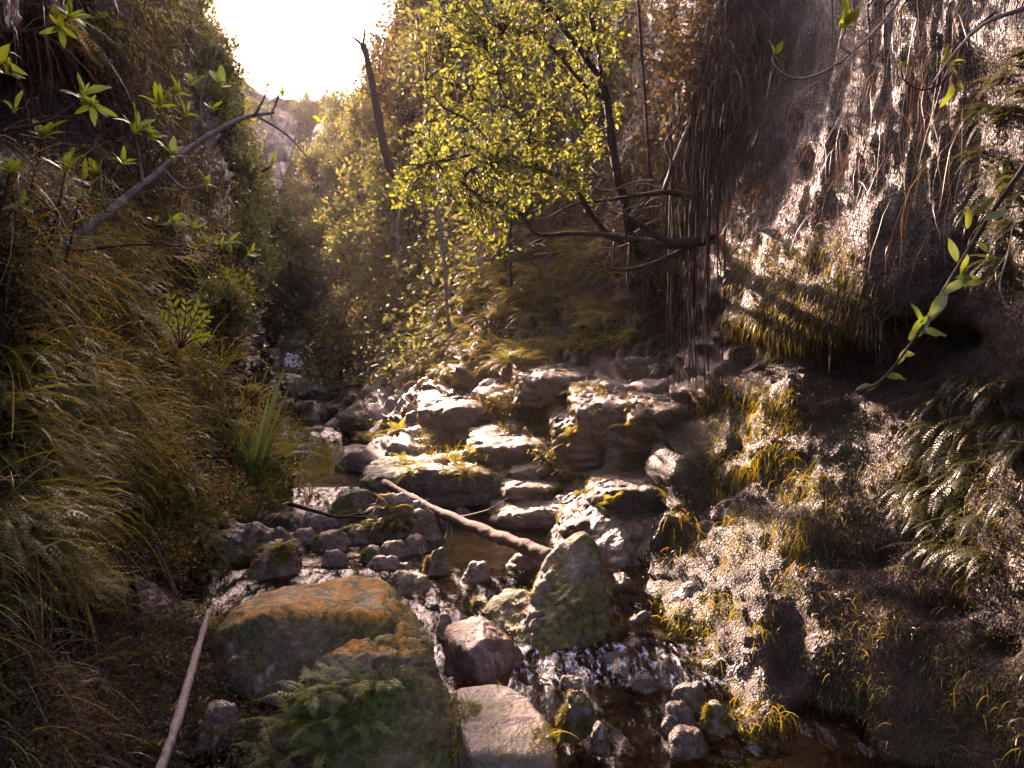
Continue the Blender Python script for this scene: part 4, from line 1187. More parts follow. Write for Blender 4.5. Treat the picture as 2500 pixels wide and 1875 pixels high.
# ------------------------------------------------------------------ countable plants
def copy_thing(src, loc, rz=0.0, s=1.0, label=None, group=None, tilt=(0, 0)):
    """copy a thing with its parts; mesh data shared"""
    r = src.copy(); C.objects.link(r)
    r.location = Vector(loc); r.rotation_euler = (tilt[0], tilt[1], rz); r.scale = (s, s, s)
    if label: r["label"] = label
    if group: r["group"] = group
    for ch in list(src.children):
        c = ch.copy(); C.objects.link(c); c.parent = r
        for g in list(ch.children):
            d = g.copy(); C.objects.link(d); d.parent = c
    return r

# --- ferns that grow out of a face: local +Y points away from the wall, Z is up
def wall_fern(n=7, L=(.22, .38), w=.055, droop=1.7, nseg=15, upb=.45, spread=.9, bip=0, sub=6, angle=.9):
    az = RNG.uniform(-spread, spread, n)
    d0 = np.stack([np.sin(az), np.cos(az), upb + RNG.uniform(-.25, .35, n)], 1)
    pa = curve_paths(RNG.normal(size=(n, 3)) * .012, d0, RNG.uniform(*L, n), droop * RNG.uniform(.7, 1.25, n), nseg, .03)
    return fronds(pa, RNG.uniform(.8, 1.15, n) * w, bip=bip, sub=sub, angle=angle)
def ground_fern(n=9, L=(.2, .34), w=.07, droop=1.3, nseg=12, bip=1, sub=5, lean=.75, per_frond=False):
    az = np.arange(n) / n * 2 * math.pi + RNG.uniform(-.3, .3, n)
    d0 = np.stack([np.cos(az) * lean, np.sin(az) * lean, RNG.uniform(.5, .95, n)], 1)
    pa = curve_paths(RNG.normal(size=(n, 3)) * .008, d0, RNG.uniform(*L, n), droop * RNG.uniform(.7, 1.2, n), nseg, .03)
    ww = RNG.uniform(.85, 1.15, n) * w
    if per_frond:
        return [fronds(pa[i:i + 1], ww[i:i + 1], bip=bip, sub=sub) for i in range(n)]
    return fronds(pa, ww, bip=bip, sub=sub)
def wall_meshes(name, mat, k, **kw):
    out = []
    for _ in range(k):
        V, F = wall_fern(**kw)
        me = mesh_np(name, V, F, False); me.materials.append(mat); out.append(me)
    return out

def plant_on(meshes, name, n, region, which, size, label, cat, group, keep=None, sink=.01, face=True):
    pos, nor, dep = scatter(n, region, which, keep)
    for p, q in zip(pos, nor):
        o = link(name, random.choice(meshes))
        o.location = Vector(p - q * sink)
        yaw = math.atan2(q[1], q[0]) - math.pi / 2 if face else rnd(0, 6.28)
        o.rotation_euler = (rnd(-.15, .15), rnd(-.15, .15), yaw + rnd(-.5, .5))
        s = rnd(*size)
        o.scale = (s, s, s)
        tag(o, label, cat, group)

slope_fern = wall_meshes("slope_fern", M['fern'], 6, n=9, L=(.30, .55), w=.06, droop=1.5, upb=.6)
sword_fern = wall_meshes("sword_fern", M['fern_wet'], 5, n=7, L=(.16, .32), w=.034, droop=2.2, nseg=24)
feather_fern = wall_meshes("feathery_fern", M['fern'], 6, n=9, L=(.22, .42), w=.05, droop=1.6, nseg=22, spread=1.1)
plant_on(slope_fern, "slope_fern", 190, [(1030, 900), (1080, 620), (1250, 560), (1500, 560), (1560, 700), (1560, 840), (1300, 880), (1120, 940)], "R", (.7, 1.25), "drooping olive fern among the dense ferns on the slope above the terraces", "fern", "ferns on the slope above the terraces")
plant_on(slope_fern, "slope_fern", 60, [(830, 930), (900, 700), (1060, 640), (1040, 860), (900, 980)], "R", (.8, 1.4), "dim fern among the growth on the shaded slope upstream of the terraces", "fern", "ferns on the shaded slope upstream")
plant_on(sword_fern, "sword_fern", 44, [(2300, 950), (2500, 850), (2500, 1400), (2330, 1400), (2230, 1250), (2140, 1180)], "R", (.7, 1.2), "narrow sword fern with glinting fronds in the colony low on the dark wet wall", "fern", "sword ferns low on the dark wall")
plant_on(sword_fern, "sword_fern", 22, [(2400, 100), (2500, 80), (2500, 700), (2420, 720), (2380, 420)], "R", (.7, 1.1), "narrow sword fern high on the dark wet wall under the overhanging vines", "fern", "sword ferns high on the dark wall")
plant_on(sword_fern, "sword_fern", 30, [(1330, 830), (1660, 820), (1660, 900), (1340, 910)], "R", (.8, 1.3), "small fern fringing the ledge under the hanging roots", "fern", "ferns along the ledge")
plant_on(feather_fern, "feathery_fern", 130, [(0, 820), (150, 820), (260, 960), (250, 1250), (230, 1450), (0, 1500)], "L", (.6, 1.05), "feathery arching fern with silvery fronds in the thick colony on the dark bank", "fern", "feathery ferns on the bank")
plant_on(feather_fern, "feathery_fern", 26, [(120, 40), (460, 0), (480, 230), (300, 300), (180, 280)], "L", (.9, 1.6), "drooping feathery fern hanging from the high shaded bank", "fern", "ferns hanging from the high bank")
plant_on(feather_fern, "feathery_fern", 18, [(430, 1260), (640, 1230), (600, 1420), (480, 1450)], "L", (.5, .9), "feathery fern at the foot of the bank above the fern-topped rock", "fern", "ferns at the foot of the bank")

plant_on(feather_fern, "feathery_fern", 45, [(250, 600), (520, 640), (560, 1000), (440, 1220), (280, 1150)], "L", (.5, 1.0), "olive feathery fern among the creepers on the middle of the bank", "fern", "ferns on the middle of the bank")
# --- ground ferns with separate fronds on the rocks
def make_ground_fern(name, mat, n, **kw):
    e = empty(name, (0, 0, 0), "x", "fern")
    for V, F in ground_fern(n, per_frond=True, **kw):
        link("frond", mesh_np("frond", V, F, False), mat, parent=e)
    return e
scene.view_layers[0].update()
ROCKS = [o for o in C.objects if o.type == 'MESH' and o.name.split('.')[0] in ("mossy_boulder", "rock", "stone_slab", "brown_rock", "rock_ledge")]
rock_bvh = []
for o in ROCKS:
    n_ = len(o.data.vertices); co = np.zeros(n_ * 3, np.float32); o.data.vertices.foreach_get("co", co)
    f_ = np.zeros(len(o.data.polygons) * 3, np.int32); o.data.loops.foreach_get("vertex_index", f_)
    rock_bvh.append(BVHTree.FromPolygons((co.reshape(-1, 3) + np.array(o.location)).tolist(), f_.reshape(-1, 3).tolist()))
def hit_rock(px, py, land=True):
    dr = Vector(((px - 1250.0) / FPX, 1.0, (937.5 - py) / FPX)).normalized()
    best = None
    for t in rock_bvh:
        loc, nrm, i, dd = t.ray_cast(Vector((0, 0, 0)), dr, 100)
        if loc is not None and (best is None or dd < best[2]):
            best = (np.array(loc), np.array(nrm), dd)
    if land:
        h = hit(px, py)
        if h is not None and (best is None or h[2] < best[2]): best = h[:3]
    return best
gf_a = make_ground_fern("lacy_fern", M['fern_dark'], 10, L=(.16, .30), w=.075, nseg=17, sub=8)
gf_b = make_ground_fern("lacy_fern", M['fern'], 9, L=(.14, .26), w=.062, nseg=14, sub=6)
gf_c = make_ground_fern("lacy_fern", M['fern'], 7, L=(.10, .20), w=.05, nseg=12, sub=5)
first = {id(gf_a): True, id(gf_b): True, id(gf_c): True}
def put_fern(src, px, py, s, label, group=None, cat="fern"):
    h = hit_rock(px, py)
    if h is None: return
    loc = h[0] - h[1] * .015
    tl = (rnd(-.1, .1) - .35 * h[1][1], .35 * h[1][0])
    if first[id(src)]:
        first[id(src)] = False
        src.location = Vector(loc); src.scale = (s, s, s); src.rotation_euler = (tl[0], tl[1], rnd(0, 6))
        src["label"] = label
        if group: src["group"] = group
        return
    o = copy_thing(src, loc, rnd(0, 6), s, label, None, tl)
    if "group" in o.keys() and not group: del o["group"]
    if group: o["group"] = group
BF = "lush lacy fern in the clump growing on the front of the two-humped boulder"
for (x, y, s) in ((760, 1700, 1.0), (840, 1680, .95), (900, 1690, .8), (720, 1780, 1.1), (810, 1760, 1.05), (880, 1770, .8), (680, 1830, .9), (790, 1830, .95), (930, 1660, .6)):
    put_fern(gf_a, x, y, s, BF, "lacy ferns clumped on the big boulder")
for (x, y, s, l) in ((850, 1510, .35, "tiny fern on the flank below the orange crest"), (680, 1560, .4, "little fern on the mossy shoulder of the big boulder"), (600, 1600, .65, "bright little fern where the boulder meets the bank grass"), (640, 1640, .5, "small dim fern under the boulder's shoulder"),
                     (1020, 1760, .35, "tiny fern on the bare flank of the big boulder"), (1380, 1580, .5, "bright little fern low on the peaked boulder"), (1440, 1575, .4, "tiny fern beside the bright one on the peaked boulder"), (1420, 1430, .42, "little fern halfway up the peaked boulder"), (1360, 1480, .35, "tiny leafy fern on the ridge of the peaked boulder"), (1340, 1790, .55, "mossy green fern tuft on the edge of the pale slab"), (1360, 1830, .5, "low green fern tuft at the slab's wet corner")):
    put_fern(gf_c if s < .5 else gf_b, x, y, s, l)
FR_ = "yellow green fern in the mat capping the mid-stream rock"
for k in range(16):
    put_fern(gf_b, rnd(860, 1075), rnd(1236, 1290), rnd(.8, 1.25), FR_, "ferns capping the mid-stream rock")
for k in range(10):
    put_fern(gf_b, rnd(560, 720), rnd(1335, 1375), rnd(.6, .95), "leafy fern in the tuft on top of the dark bank rock", "ferns on the dark bank rock")
for k in range(8):
    put_fern(gf_b, rnd(1240, 1350), rnd(1275, 1320), rnd(.6, 1.0), "bright green fern in the patch behind the log's lower end", "ferns behind the log")
for k in range(12):
    put_fern(gf_b, rnd(960, 1180), rnd(1100, 1180), rnd(.9, 1.4), "fern fringing the mossy undercut ledge above the pool", "ferns fringing the undercut ledge")
for k in range(30):
    put_fern(gf_b, rnd(1180, 1640), rnd(930, 1260), rnd(.5, 1.1), "small fern rooted in the cracks of the stepped rock ledges", "ferns in the ledge cracks")
for k in range(10):
    put_fern(gf_b, rnd(880, 980), rnd(1010, 1080), rnd(1.2, 2.0), "fern in the leafy clump beside the upper pool", "ferns beside the upper pool")
for k in range(26):
    put_fern(gf_c, rnd(60, 420), rnd(1480, 1860), rnd(.7, 1.5), "dim fern among the weeds on the shaded lower bank", "ferns on the shaded lower bank")
for k in range(8):
    put_fern(gf_c, rnd(400, 560), rnd(1770, 1860), rnd(.5, .9), "dim fern on the shaded stones in the gully", "ferns in the gully")

# --- strap-leaved clump on the bank
base = P(612, 1205, 6.9)
fx = empty("strap_leaf_plant", base, "tall clump of stiff strap-like leaves on the bank above the pool", "plant")
n = 34
az = RNG.uniform(0, 6.28, n)
d0 = np.stack([np.cos(az) * .35, np.sin(az) * .35, np.ones(n)], 1)
L_ = RNG.uniform(.7, 1.3, n)
dr = np.where(RNG.uniform(size=n) < .35, RNG.uniform(1.6, 2.6, n), RNG.uniform(.1, .5, n))
pa = curve_paths(np.stack([RNG.normal(size=n) * .03, RNG.normal(size=n) * .03, RNG.uniform(0, .12, n)], 1), d0, L_, dr, 8)
V, F = ribbons(pa, RNG.uniform(.042, .062, n))
per = 9 * 2
for i in range(n):
    link("strap_leaf", mesh_np("strap_leaf", V[i * per:(i + 1) * per], F[i * 8:(i + 1) * 8] - i * per), M['blade'], parent=fx)
link("stem", clean_mesh("stem", *tube(np.array([(0.02, 0, -.25), (0.01, 0, -.1), (0, 0, .12)]), [.03, .035, .025], 8)), M['logbark'], parent=fx)

# --- grass tufts one can count
def tuft_mesh(name, mat, n, L, w, droop, up=1.0):
    az = RNG.uniform(0, 6.28, n)
    d0 = np.stack([np.cos(az) * RNG.uniform(.1, .8, n), np.sin(az) * RNG.uniform(.1, .8, n), np.full(n, up)], 1)
    pa = curve_paths(RNG.normal(size=(n, 3)) * .02, d0, RNG.uniform(*L, n), RNG.uniform(.5, 1.4, n) * droop, 6)
    V, F = ribbons(pa, RNG.uniform(.6, 1.2, n) * w)
    me = mesh_np(name, V, F); me.materials.append(mat); return me
tg = [tuft_mesh("grass_tuft", M['grass_yellow'], 45, (.25, .6), .011, 1.6) for _ in range(3)]
for (x, y, s, l) in ((790, 1170, .9, "round tussock of pale grass hanging over the upper pool"), (800, 1120, 1.0, "spiky tussock of grass beside the strap-leaved clump"), (700, 1110, 1.1, "grass tussock behind the strap-leaved clump"), (540, 900, .9, "fountain of long grass on the bank crest"), (1110, 1130, .6, "grassy tuft on the undercut ledge above the pool"), (640, 1130, .9, "grass tussock at the foot of the strap-leaved clump"), (760, 1220, .7, "low tussock over the mossed ledge rock"), (300, 1640, .42, "pale grass tuft arching over the gully weeds"), (60, 1440, .4, "small grass tuft on the overgrown bank above the gully"), (520, 1545, .5, "yellow grass tuft behind the top of the long pale stick")):
    h = hit_rock(x, y)
    o = link("grass_tuft", random.choice(tg)); o.location = Vector(h[0]); o.scale = (s, s, s); o.rotation_euler = (0, 0, rnd(0, 6))
    tag(o, l, "grass")

# ------------------------------------------------------------------ leafy sprays
def rosette(parent, pos, axis, n, L, mat, T=LEAF, spread=(.35, 1.15), wmul=1.0, name="leaf"):
    base_w = .27 if T is LEAF else .38
    axis = unit(np.asarray(axis, float))
    whorl = bpy.data.objects.new("leaf_whorl", None); whorl.empty_display_size = .05; C.objects.link(whorl); whorl.parent = parent
    parent = whorl
    e1 = unit(np.cross(axis, [.2, .3, .93])); e2 = np.cross(axis, e1)
    for k in range(n):
        a = k * 2.4 + rnd(-.3, .3)
        t = spread[0] + (spread[1] - spread[0]) * (k / max(1, n - 1)) + rnd(-.12, .12)
        d = axis * math.cos(t) + (e1 * math.cos(a) + e2 * math.sin(a)) * math.sin(t)
        R = frames(d[None], (axis + np.array([0, 0, .4]))[None])[0]
        l = L * rnd(.45, 1.1)
        T = leaf_t(base_w * rnd(.8, 1.25), rnd(.02, .09), rnd(.05, .4), wavy=.035, seed=random.randint(0, 99999))
        V = (T[0] * np.array([l * wmul, l, l])) @ R.T + np.asarray(pos) + axis * rnd(-.15, .1) * L
        me = mesh_np(name, V, T[1])
        link(name, me, mat, parent=parent)

# the long branch that leans over the left bank, with its sprays
root = P(30, 720, 3.6)
br = empty("leaning_branch", root, "long leaning branch with bright leaf sprays reaching from the bank over the gorge", "branch")
def add_stem(parent, org, path, r0, r1, mat=None, seg=7, name="stem"):
    return link(name, clean_mesh(name, *tube(np.asarray(path) - org, np.linspace(r0, r1, len(path)), seg, True, .2, 3)), mat or M['palebark'], parent=parent)
main = path_px((30, 720, 3.6), (130, 625, 3.75), (250, 530, 3.95), (370, 435, 4.15), (480, 350, 4.4), (590, 290, 4.6), (670, 275, 4.8), n=6)
add_stem(br, root, main, .030, .009, M['palebark'], 9)
for a in (((500, 340, 4.45), (490, 250, 4.4), (510, 170, 4.4), (530, 135, 4.4)), ((620, 285, 4.65), (645, 240, 4.6), (655, 205, 4.6)), ((665, 276, 4.8), (680, 235, 4.8), (685, 225, 4.8)), ((630, 285, 4.65), (700, 330, 4.7), (760, 400, 4.7), (820, 520, 4.8)), ((600, 290, 4.6), (585, 290, 4.6), (588, 250, 4.6)), ((400, 415, 4.2), (450, 460, 4.2), (500, 450, 4.2)), ((480, 352, 4.4), (470, 300, 4.35), (455, 285, 4.3)), ((350, 455, 4.1), (340, 380, 4.1), (330, 320, 4.05)), ((260, 520, 3.95), (250, 470, 3.9), (245, 430, 3.9))):
    add_stem(br, root, path_px(*a, n=4), .009, .003, M['palebark'], 5, "twig")
for (x, y, Y, n, L) in ((330, 320, 4.05, 10, .14), (365, 340, 4.05, 8, .13), (455, 280, 4.3, 7, .10), (430, 230, 4.2, 9, .12), (390, 260, 4.15, 9, .13), (500, 450, 4.2, 7, .09), (245, 425, 3.9, 8, .13), (540, 210, 4.4, 6, .12), (660, 210, 4.6, 4, .08), (690, 235, 4.8, 5, .09), (785, 300, 4.75, 4, .09), (470, 205, 4.35, 8, .10), (520, 270, 4.4, 6, .08), (420, 380, 4.2, 8, .10), (300, 400, 4.0, 8, .10)):
    c_ = P(x, y, Y) - root
    rosette(br, c_, (rnd(-.6, .6), rnd(-.6, .2), rnd(.1, .6)), n, L, M['leaf_rosette'], LEAF if rnd() < .6 else LEAF_W)

def spray(stem_pts, rosettes, label, name="leafy_branch", mat=None, r=.008, T=LEAF, group=None):
    org = P(*stem_pts[0])
    e = empty(name, org, label, "branch", group)
    add_stem(e, org, path_px(*stem_pts, n=5), r, .003, M['bark'], 6)
    for (x, y, Y, n, L, ax) in rosettes:
        rosette(e, P(x, y, Y) - org, ax, n, L, mat or M['leaf_rosette'], T)
    return e
U = (0.3, -.5, .6); Rr = (.7, -.5, .2); D_ = (.3, -.6, -.5)
spray([(-60, 80, 3.0), (60, 78, 3.1), (150, 55, 3.2), (170, 40, 3.2)], [(170, 45, 3.2, 11, .12, Rr), (150, 70, 3.2, 6, .10, D_)], "leafy sprig with two bright whorls hanging under the brown grass overhang")
spray([(-60, 330, 3.0), (60, 310, 3.15), (140, 285, 3.3), (195, 240, 3.4)], [(200, 235, 3.4, 11, .13, Rr), (225, 255, 3.4, 6, .12, D_)], "arching sprig ending in a large bright whorl against the dark overhang")
spray([(-40, 300, 3.0), (10, 290, 3.0), (38, 275, 3.0)], [(38, 272, 3.0, 7, .08, U)], "short sprig with a small whorl at the edge of the overhang")
spray([(60, 560, 3.3), (80, 450, 3.3), (105, 340, 3.3)], [(105, 335, 3.3, 13, .12, U)], "upright stem topped by a many-leaved whorl on the dark bank")
spray([(-20, 560, 2.9), (5, 500, 2.9), (25, 420, 2.9)], [(25, 418, 2.9, 10, .12, U), (50, 500, 2.9, 4, .08, Rr)], "upright stem with broad drooping leaves beside the many-leaved whorl")
spray([(120, 600, 3.5), (140, 520, 3.5), (160, 420, 3.5)], [(160, 415, 3.5, 12, .12, U), (200, 440, 3.5, 5, .09, Rr)], "upright stem with a spidery bright whorl below the leaning branch")
spray([(160, 640, 3.6), (180, 560, 3.6), (192, 490, 3.6)], [(193, 488, 3.6, 8, .08, U)], "small upright sprig with a pale whorl near the leaning branch's base")
spray([(0, 170, 2.6), (20, 150, 2.6), (30, 190, 2.6)], [(0, 150, 2.6, 6, .12, D_), (10, 180, 2.6, 5, .11, Rr)], "sprig with long grey-green drooping leaves at the edge of the overhang")
spray([(150, 620, 4.2), (300, 600, 4.3), (420, 600, 4.4), (540, 620, 4.6)], [(420, 545, 4.4, 9, .12, Rr), (470, 560, 4.45, 8, .11, U), (510, 590, 4.5, 9, .09, U), (540, 600, 4.5, 9, .08, U), (560, 590, 4.5, 7, .08, Rr), (470, 610, 4.5, 6, .08, U), (610, 620, 4.6, 6, .07, Rr), (380, 545, 4.4, 5, .09, U)], "long bright leafy branch hanging under the leaning branch")
spray([(640, 420, 4.8), (655, 410, 4.8), (665, 405, 4.8)], [(665, 402, 4.8, 5, .10, Rr)], "tiny sprig of bright leaves in front of the hazy slope")
# the fan of paired leaflets on the dark bank
org = P(440, 850, 5.2)
fan = empty("fan_leaved_plant", org, "bright fan of paired leaflets standing out against a dark hollow in the bank", "plant")
for (x1, y1) in ((418, 722), (455, 735), (490, 742), (512, 768), (392, 770), (505, 822)):
    p = path_px((440, 850, 5.2), ((440 + x1) / 2 + 4, (850 + y1) / 2 - 8, 5.15), (x1, y1, 5.1), n=6) - org
    link("stalk", clean_mesh("stalk", *tube(p, np.linspace(.005, .002, len(p)), 5)), M['bark'], parent=fan)
    tn = unit(np.gradient(p, axis=0))
    for k in range(5, len(p), 2):
        for s in (-1, 1):
            sd = unit(np.cross(tn[k], [0, -1, .2])) * s
            R = frames((sd * .8 + tn[k])[None], np.array([[0, -1, .3]]))[0]
            T_ = LEAF_W
            l = .062 * rnd(.75, 1.15)
            link("leaf", mesh_np("leaf", (T_[0] * l) @ R.T + p[k], T_[1]), M['leaf_rosette'], parent=fan)

# --- right: the vine with broad leaves hanging in front of the wall
org = P(2520, 380, 2.75)
vine = empty("leafy_vine", org, "slanting vine with broad wavy leaves hanging in front of the dark wet wall", "vine")
vp = path_px((2520, 380, 2.75), (2420, 520, 2.75), (2340, 650, 2.72), (2280, 750, 2.7), (2230, 830, 2.68), (2150, 930, 2.65), (2090, 955, 2.62), n=6)
add_stem(vine, org, vp, .010, .003, M['bark'], 6)
for (x, y, dx, dy, L) in ((2430, 480, -60, 60, .10), (2400, 540, 90, -50, .11), (2360, 620, -10, 110, .12), (2335, 640, -30, -110, .11), (2330, 680, 80, -10, .10), (2310, 710, -70, 110, .16), (2300, 720, 60, -50, .14), (2270, 770, -60, 80, .13), (2250, 790, -30, -60, .10), (2240, 810, 150, -10, .13), (2350, 700, 95, -40, .10), (2200, 870, 100, -25, .09), (2160, 920, 130, -8, .12), (2150, 930, -50, 40, .07), (2130, 940, -60, 15, .08), (2360, 560, 15, -90, .10), (2215, 850, -35, 45, .08), (2380, 590, 60, 60, .09)):
    p = P(x, y, 2.68) - org
    d = np.array([dx, rnd(-25, 40), -dy], float)
    R = frames(d[None], np.array([[rnd(-.4, .4), -.75, .6]]))[0]
    T_ = leaf_t(rnd(.30, .42), rnd(.02, .07), rnd(.1, .35), wavy=.05, seed=int(x))
    L *= .82
    link("leaf", mesh_np("leaf", (T_[0] * np.array([L, L, L])) @ R.T + p, T_[1]), M['leaf_vine'], parent=vine)
def twig_vine(ptsx, label, leaves, mat=None, r=.007, name="hanging_vine"):
    org = P(*ptsx[0])
    e = empty(name, org, label, "vine")
    add_stem(e, org, path_px(*ptsx, n=5), r, r * .5, mat or M['palebark'], 6)
    for (x, y, Y, n, L, ax) in leaves:
        rosette(e, P(x, y, Y) - org, ax, n, L, M['leaf_rosette'], LEAF_W, (.5, 1.3))
    return e
twig_vine([(2210, -20, 3.3), (2140, 70, 3.25), (2060, 145, 3.2), (1990, 185, 3.2), (1930, 190, 3.2), (1890, 160, 3.2), (1885, 140, 3.2)], "thin vine swinging down from the cliff top and curling up at its leafy tip", [(1890, 132, 3.2, 3, .09, Rr)])
twig_vine([(2075, 130, 3.2), (2050, 110, 3.2), (2060, 80, 3.2), (2065, 45, 3.2)], "short twig with a cluster of bright oval leaves rising from the thin swinging vine", [(2065, 50, 3.2, 6, .10, U), (2055, 65, 3.2, 6, .10, Rr)])
twig_vine([(2500, 20, 3.0), (2400, 60, 3.0), (2330, 130, 3.0), (2280, 200, 3.0)], "pale yellowish vine slanting across the upper corner of the wall", [], M['palebark'], .009)
twig_vine([(2430, 30, 3.05), (2360, 90, 3.05), (2320, 180, 3.05), (2260, 220, 3.05), (2210, 200, 3.05), (2198, 165, 3.05)], "dark curling twig with a whorl of light leaves on the upper wall", [(2310, 160, 3.05, 7, .10, U), (2200, 160, 3.05, 3, .06, Rr), (2330, 205, 3.05, 2, .09, D_)], M['bark'], .005)
twig_vine([(2460, 760, 2.9), (2440, 700, 2.9), (2460, 620, 2.9), (2470, 560, 2.9)], "bare thin stem standing against the dark wall by the ferns", [], M['palebark'], .004)

# ------------------------------------------------------------------ roots hanging from the overhang
def root_strand(x, y0, y1, Y, label, group, r=.01, sway=8, name="hanging_root", mat=None):
    h = hit(x, y0, "R")
    top = h[0] - h[1] * .02 if h is not None else P(x, y0, Y)
    fall = min(abs(y1 - y0) / FPX * top[1], 3.8)
    out = h[1] * .12 if h is not None else np.zeros(3)
    n = 9
    q = [top]
    drift = np.zeros(3)
    for k in range(1, n + 1):
        drift = drift + np.array([rnd(-1, 1), rnd(-1, 1), 0]) * sway * .0016
        q.append(top + np.array([out[0], out[1], 0]) * min(1, k / 2) + drift + np.array([0, 0, -fall * k / n]))
    p = catmull(np.array(q), 3)
    o = p[0].copy()
    q = tube(p - o, np.linspace(r * .75, r * .2, len(p)), 5, True, .3, int(x))
    ob = link(name, clean_mesh(name, *q), mat or M['bark'], loc=Vector(o))
    tag(ob, label, "root", group)
G1 = "roots in the thick bundle"
for k in range(34):
    x = 1655 + 130 * (k / 33) + rnd(-14, 14); y0 = rnd(60, 260)
    root_strand(x, y0, rnd(760, 1180) if k % 3 else rnd(500, 800), 5.5, "dark root in the thick bundle dangling from the overhang to the ledge", G1, rnd(.006, .020), 14)
G2 = "thin roots dangling behind the leafy tree"
for k in range(34):
    x = rnd(1540, 1880); y0 = rnd(-30, 330)
    root_strand(x, y0, y0 + rnd(150, 480), 5.6 + rnd(-.2, .6), "thin pale strand dangling over the dark recess beside the leafy tree", G2, rnd(.003, .006), 10, "root_strand", M['bark'])
G3 = "strands hanging down the upper wall"
for (x, y1) in ((2140, 210), (2205, 190), (2245, 230), (2060, 110), (2155, 260), (2120, 160), (2270, 150)):
    root_strand(x, -40, y1, 4.0 + rnd(-.2, .2), "straight thin root hanging down the upper wet wall", G3, rnd(.006, .012), 3)
G4 = "rootlets fringing the hollow"
for k in range(26):
    x = rnd(1860, 2230)
    root_strand(x, 770 + rnd(-40, 20), 850 + rnd(-20, 70), 4.15 + (2230 - x) / 400, "short rootlet dangling across the mouth of the dark hollow", G4, rnd(.003, .008), 3, "rootlet")
# ------------------------------------------------------------------ trees and shrubs
def limb(parent, org, ptsx, r0, r1, mat, name="limb", seg=8, n=5):
    p = path_px(*ptsx, n=n)
    link(name, clean_mesh(name, *tube(p - org, np.linspace(r0, r1, len(p)), seg, True, .22, int(ptsx[0][0]))), mat, parent=parent)
    return p
# the bright-leaved tree leaning out of the slope
org = P(1560, 640, 8.50)
tree = empty("leafy_tree", org, "bright yellow green small-leaved tree leaning out from the slope over the gorge", "tree")
L0 = [limb(tree, org, [(1560, 640, 8.50), (1520, 480, 6.54), (1495, 360, 6.40), (1480, 240, 6.35), (1450, 170, 6.30), (1390, 90, 6.25), (1320, 0, 6.20), (1290, -60, 6.20)], .042, .016, M['bark'], "trunk")]
for a, r in (([(1545, 600, 8.06), (1480, 570, 7.74), (1400, 460, 6.39), (1340, 420, 6.30), (1250, 395, 6.20), (1180, 370, 6.15), (1130, 350, 6.10)], .05),
             ([(1310, 410, 6.25), (1285, 330, 6.20), (1260, 270, 6.15), (1225, 220, 6.10), (1190, 120, 6.10)], .028),
             ([(1480, 245, 6.35), (1420, 200, 6.25), (1340, 110, 6.20), (1290, 75, 6.15), (1230, 80, 6.10)], .03),
             ([(1475, 230, 6.35), (1460, 130, 6.35), (1440, 40, 6.35), (1430, -40, 6.35)], .028),
             ([(1290, 330, 6.20), (1340, 220, 6.25), (1380, 210, 6.25), (1470, 255, 6.30)], .022),
             ([(1250, 395, 6.20), (1180, 400, 6.10), (1130, 440, 6.25), (1180, 490, 6.61), (1240, 500, 6.68), (1300, 570, 7.74)], .022),
             ([(1240, 395, 6.20), (1150, 300, 6.10), (1080, 260, 6.05), (1040, 200, 6.05)], .02),
             ([(1180, 370, 6.15), (1100, 390, 6.05), (1040, 400, 6.00), (980, 430, 6.17)], .018),
             ([(1260, 270, 6.15), (1180, 245, 6.10), (1120, 250, 6.05)], .015)):
    L0.append(limb(tree, org, a, r * .72, r * .22, M['bark'], "limb", 7))
pl = np.concatenate(L0)
CROWN = [(1040, 0), (1180, -60), (1540, -60), (1560, 60), (1530, 170), (1440, 250), (1560, 240), (1420, 420), (1480, 500), (1330, 480), (1220, 560), (1280, 640), (1150, 620), (1120, 480), (1000, 520), (930, 470), (1000, 400), (1010, 310), (1060, 260), (1080, 150), (1030, 60)]
NC = 700
xs = RNG.uniform(930, 1570, NC * 4); ysn = RNG.uniform(-60, 640, NC * 4)
m = in_poly(CROWN, xs, ysn)
xs, ysn = xs[m][:NC], ysn[m][:NC]
dep = RNG.uniform(5.5, 6.8, len(xs)) + (xs - 1200) * .0008
cen = np.stack([(xs - 1250) / FPX * dep, dep, (937.5 - ysn) / FPX * dep], 1)
tw, lp_, la_ = [], [], []
for i in range(len(cen)):
    j = np.argmin(((pl - cen[i]) ** 2).sum(1))
    a = pl[j]; b_ = cen[i]
    dv = b_ - a
    if np.linalg.norm(dv) > .55: a = b_ - dv / np.linalg.norm(dv) * .55
    if i < 380: a = pl[j]
    mid = (a + b_) / 2 + RNG.normal(size=3) * .05
    q = catmull([a, mid, b_], 5)
    tw.append(tube(q - org, np.linspace(.0055, .0018, len(q)), 4, False))
    tn = unit(q[-1] - q[0])
    for k in range(int(rnd(9, 19))):
        t = rnd(.35, 1.05)
        f_ = min(t, .999) * (len(q) - 1); i0 = int(f_)
        pp = q[i0] * (1 - (f_ - i0)) + q[min(i0 + 1, len(q) - 1)] * (f_ - i0)
        lp_.append(pp + RNG.normal(size=3) * .018); la_.append(tn)
pos = np.array(lp_); ax = np.array(la_)
d = unit(ax * .5 + rand_dirs(len(pos)))
V, F = place(leaf_t(.46, .05, .12, (.3, .65)), pos, frames(d, unit(rand_dirs(len(pos)) + np.array([0, -.3, .8]))), RNG.uniform(.026, .062, len(pos)))
tag(link("crown", mesh_np("crown", V - org, F), M['leaf_bright'], parent=tree), kind="stuff")
tag(link("twigs", clean_mesh("twigs", *join(tw)), M['bark'], parent=tree), kind="stuff")

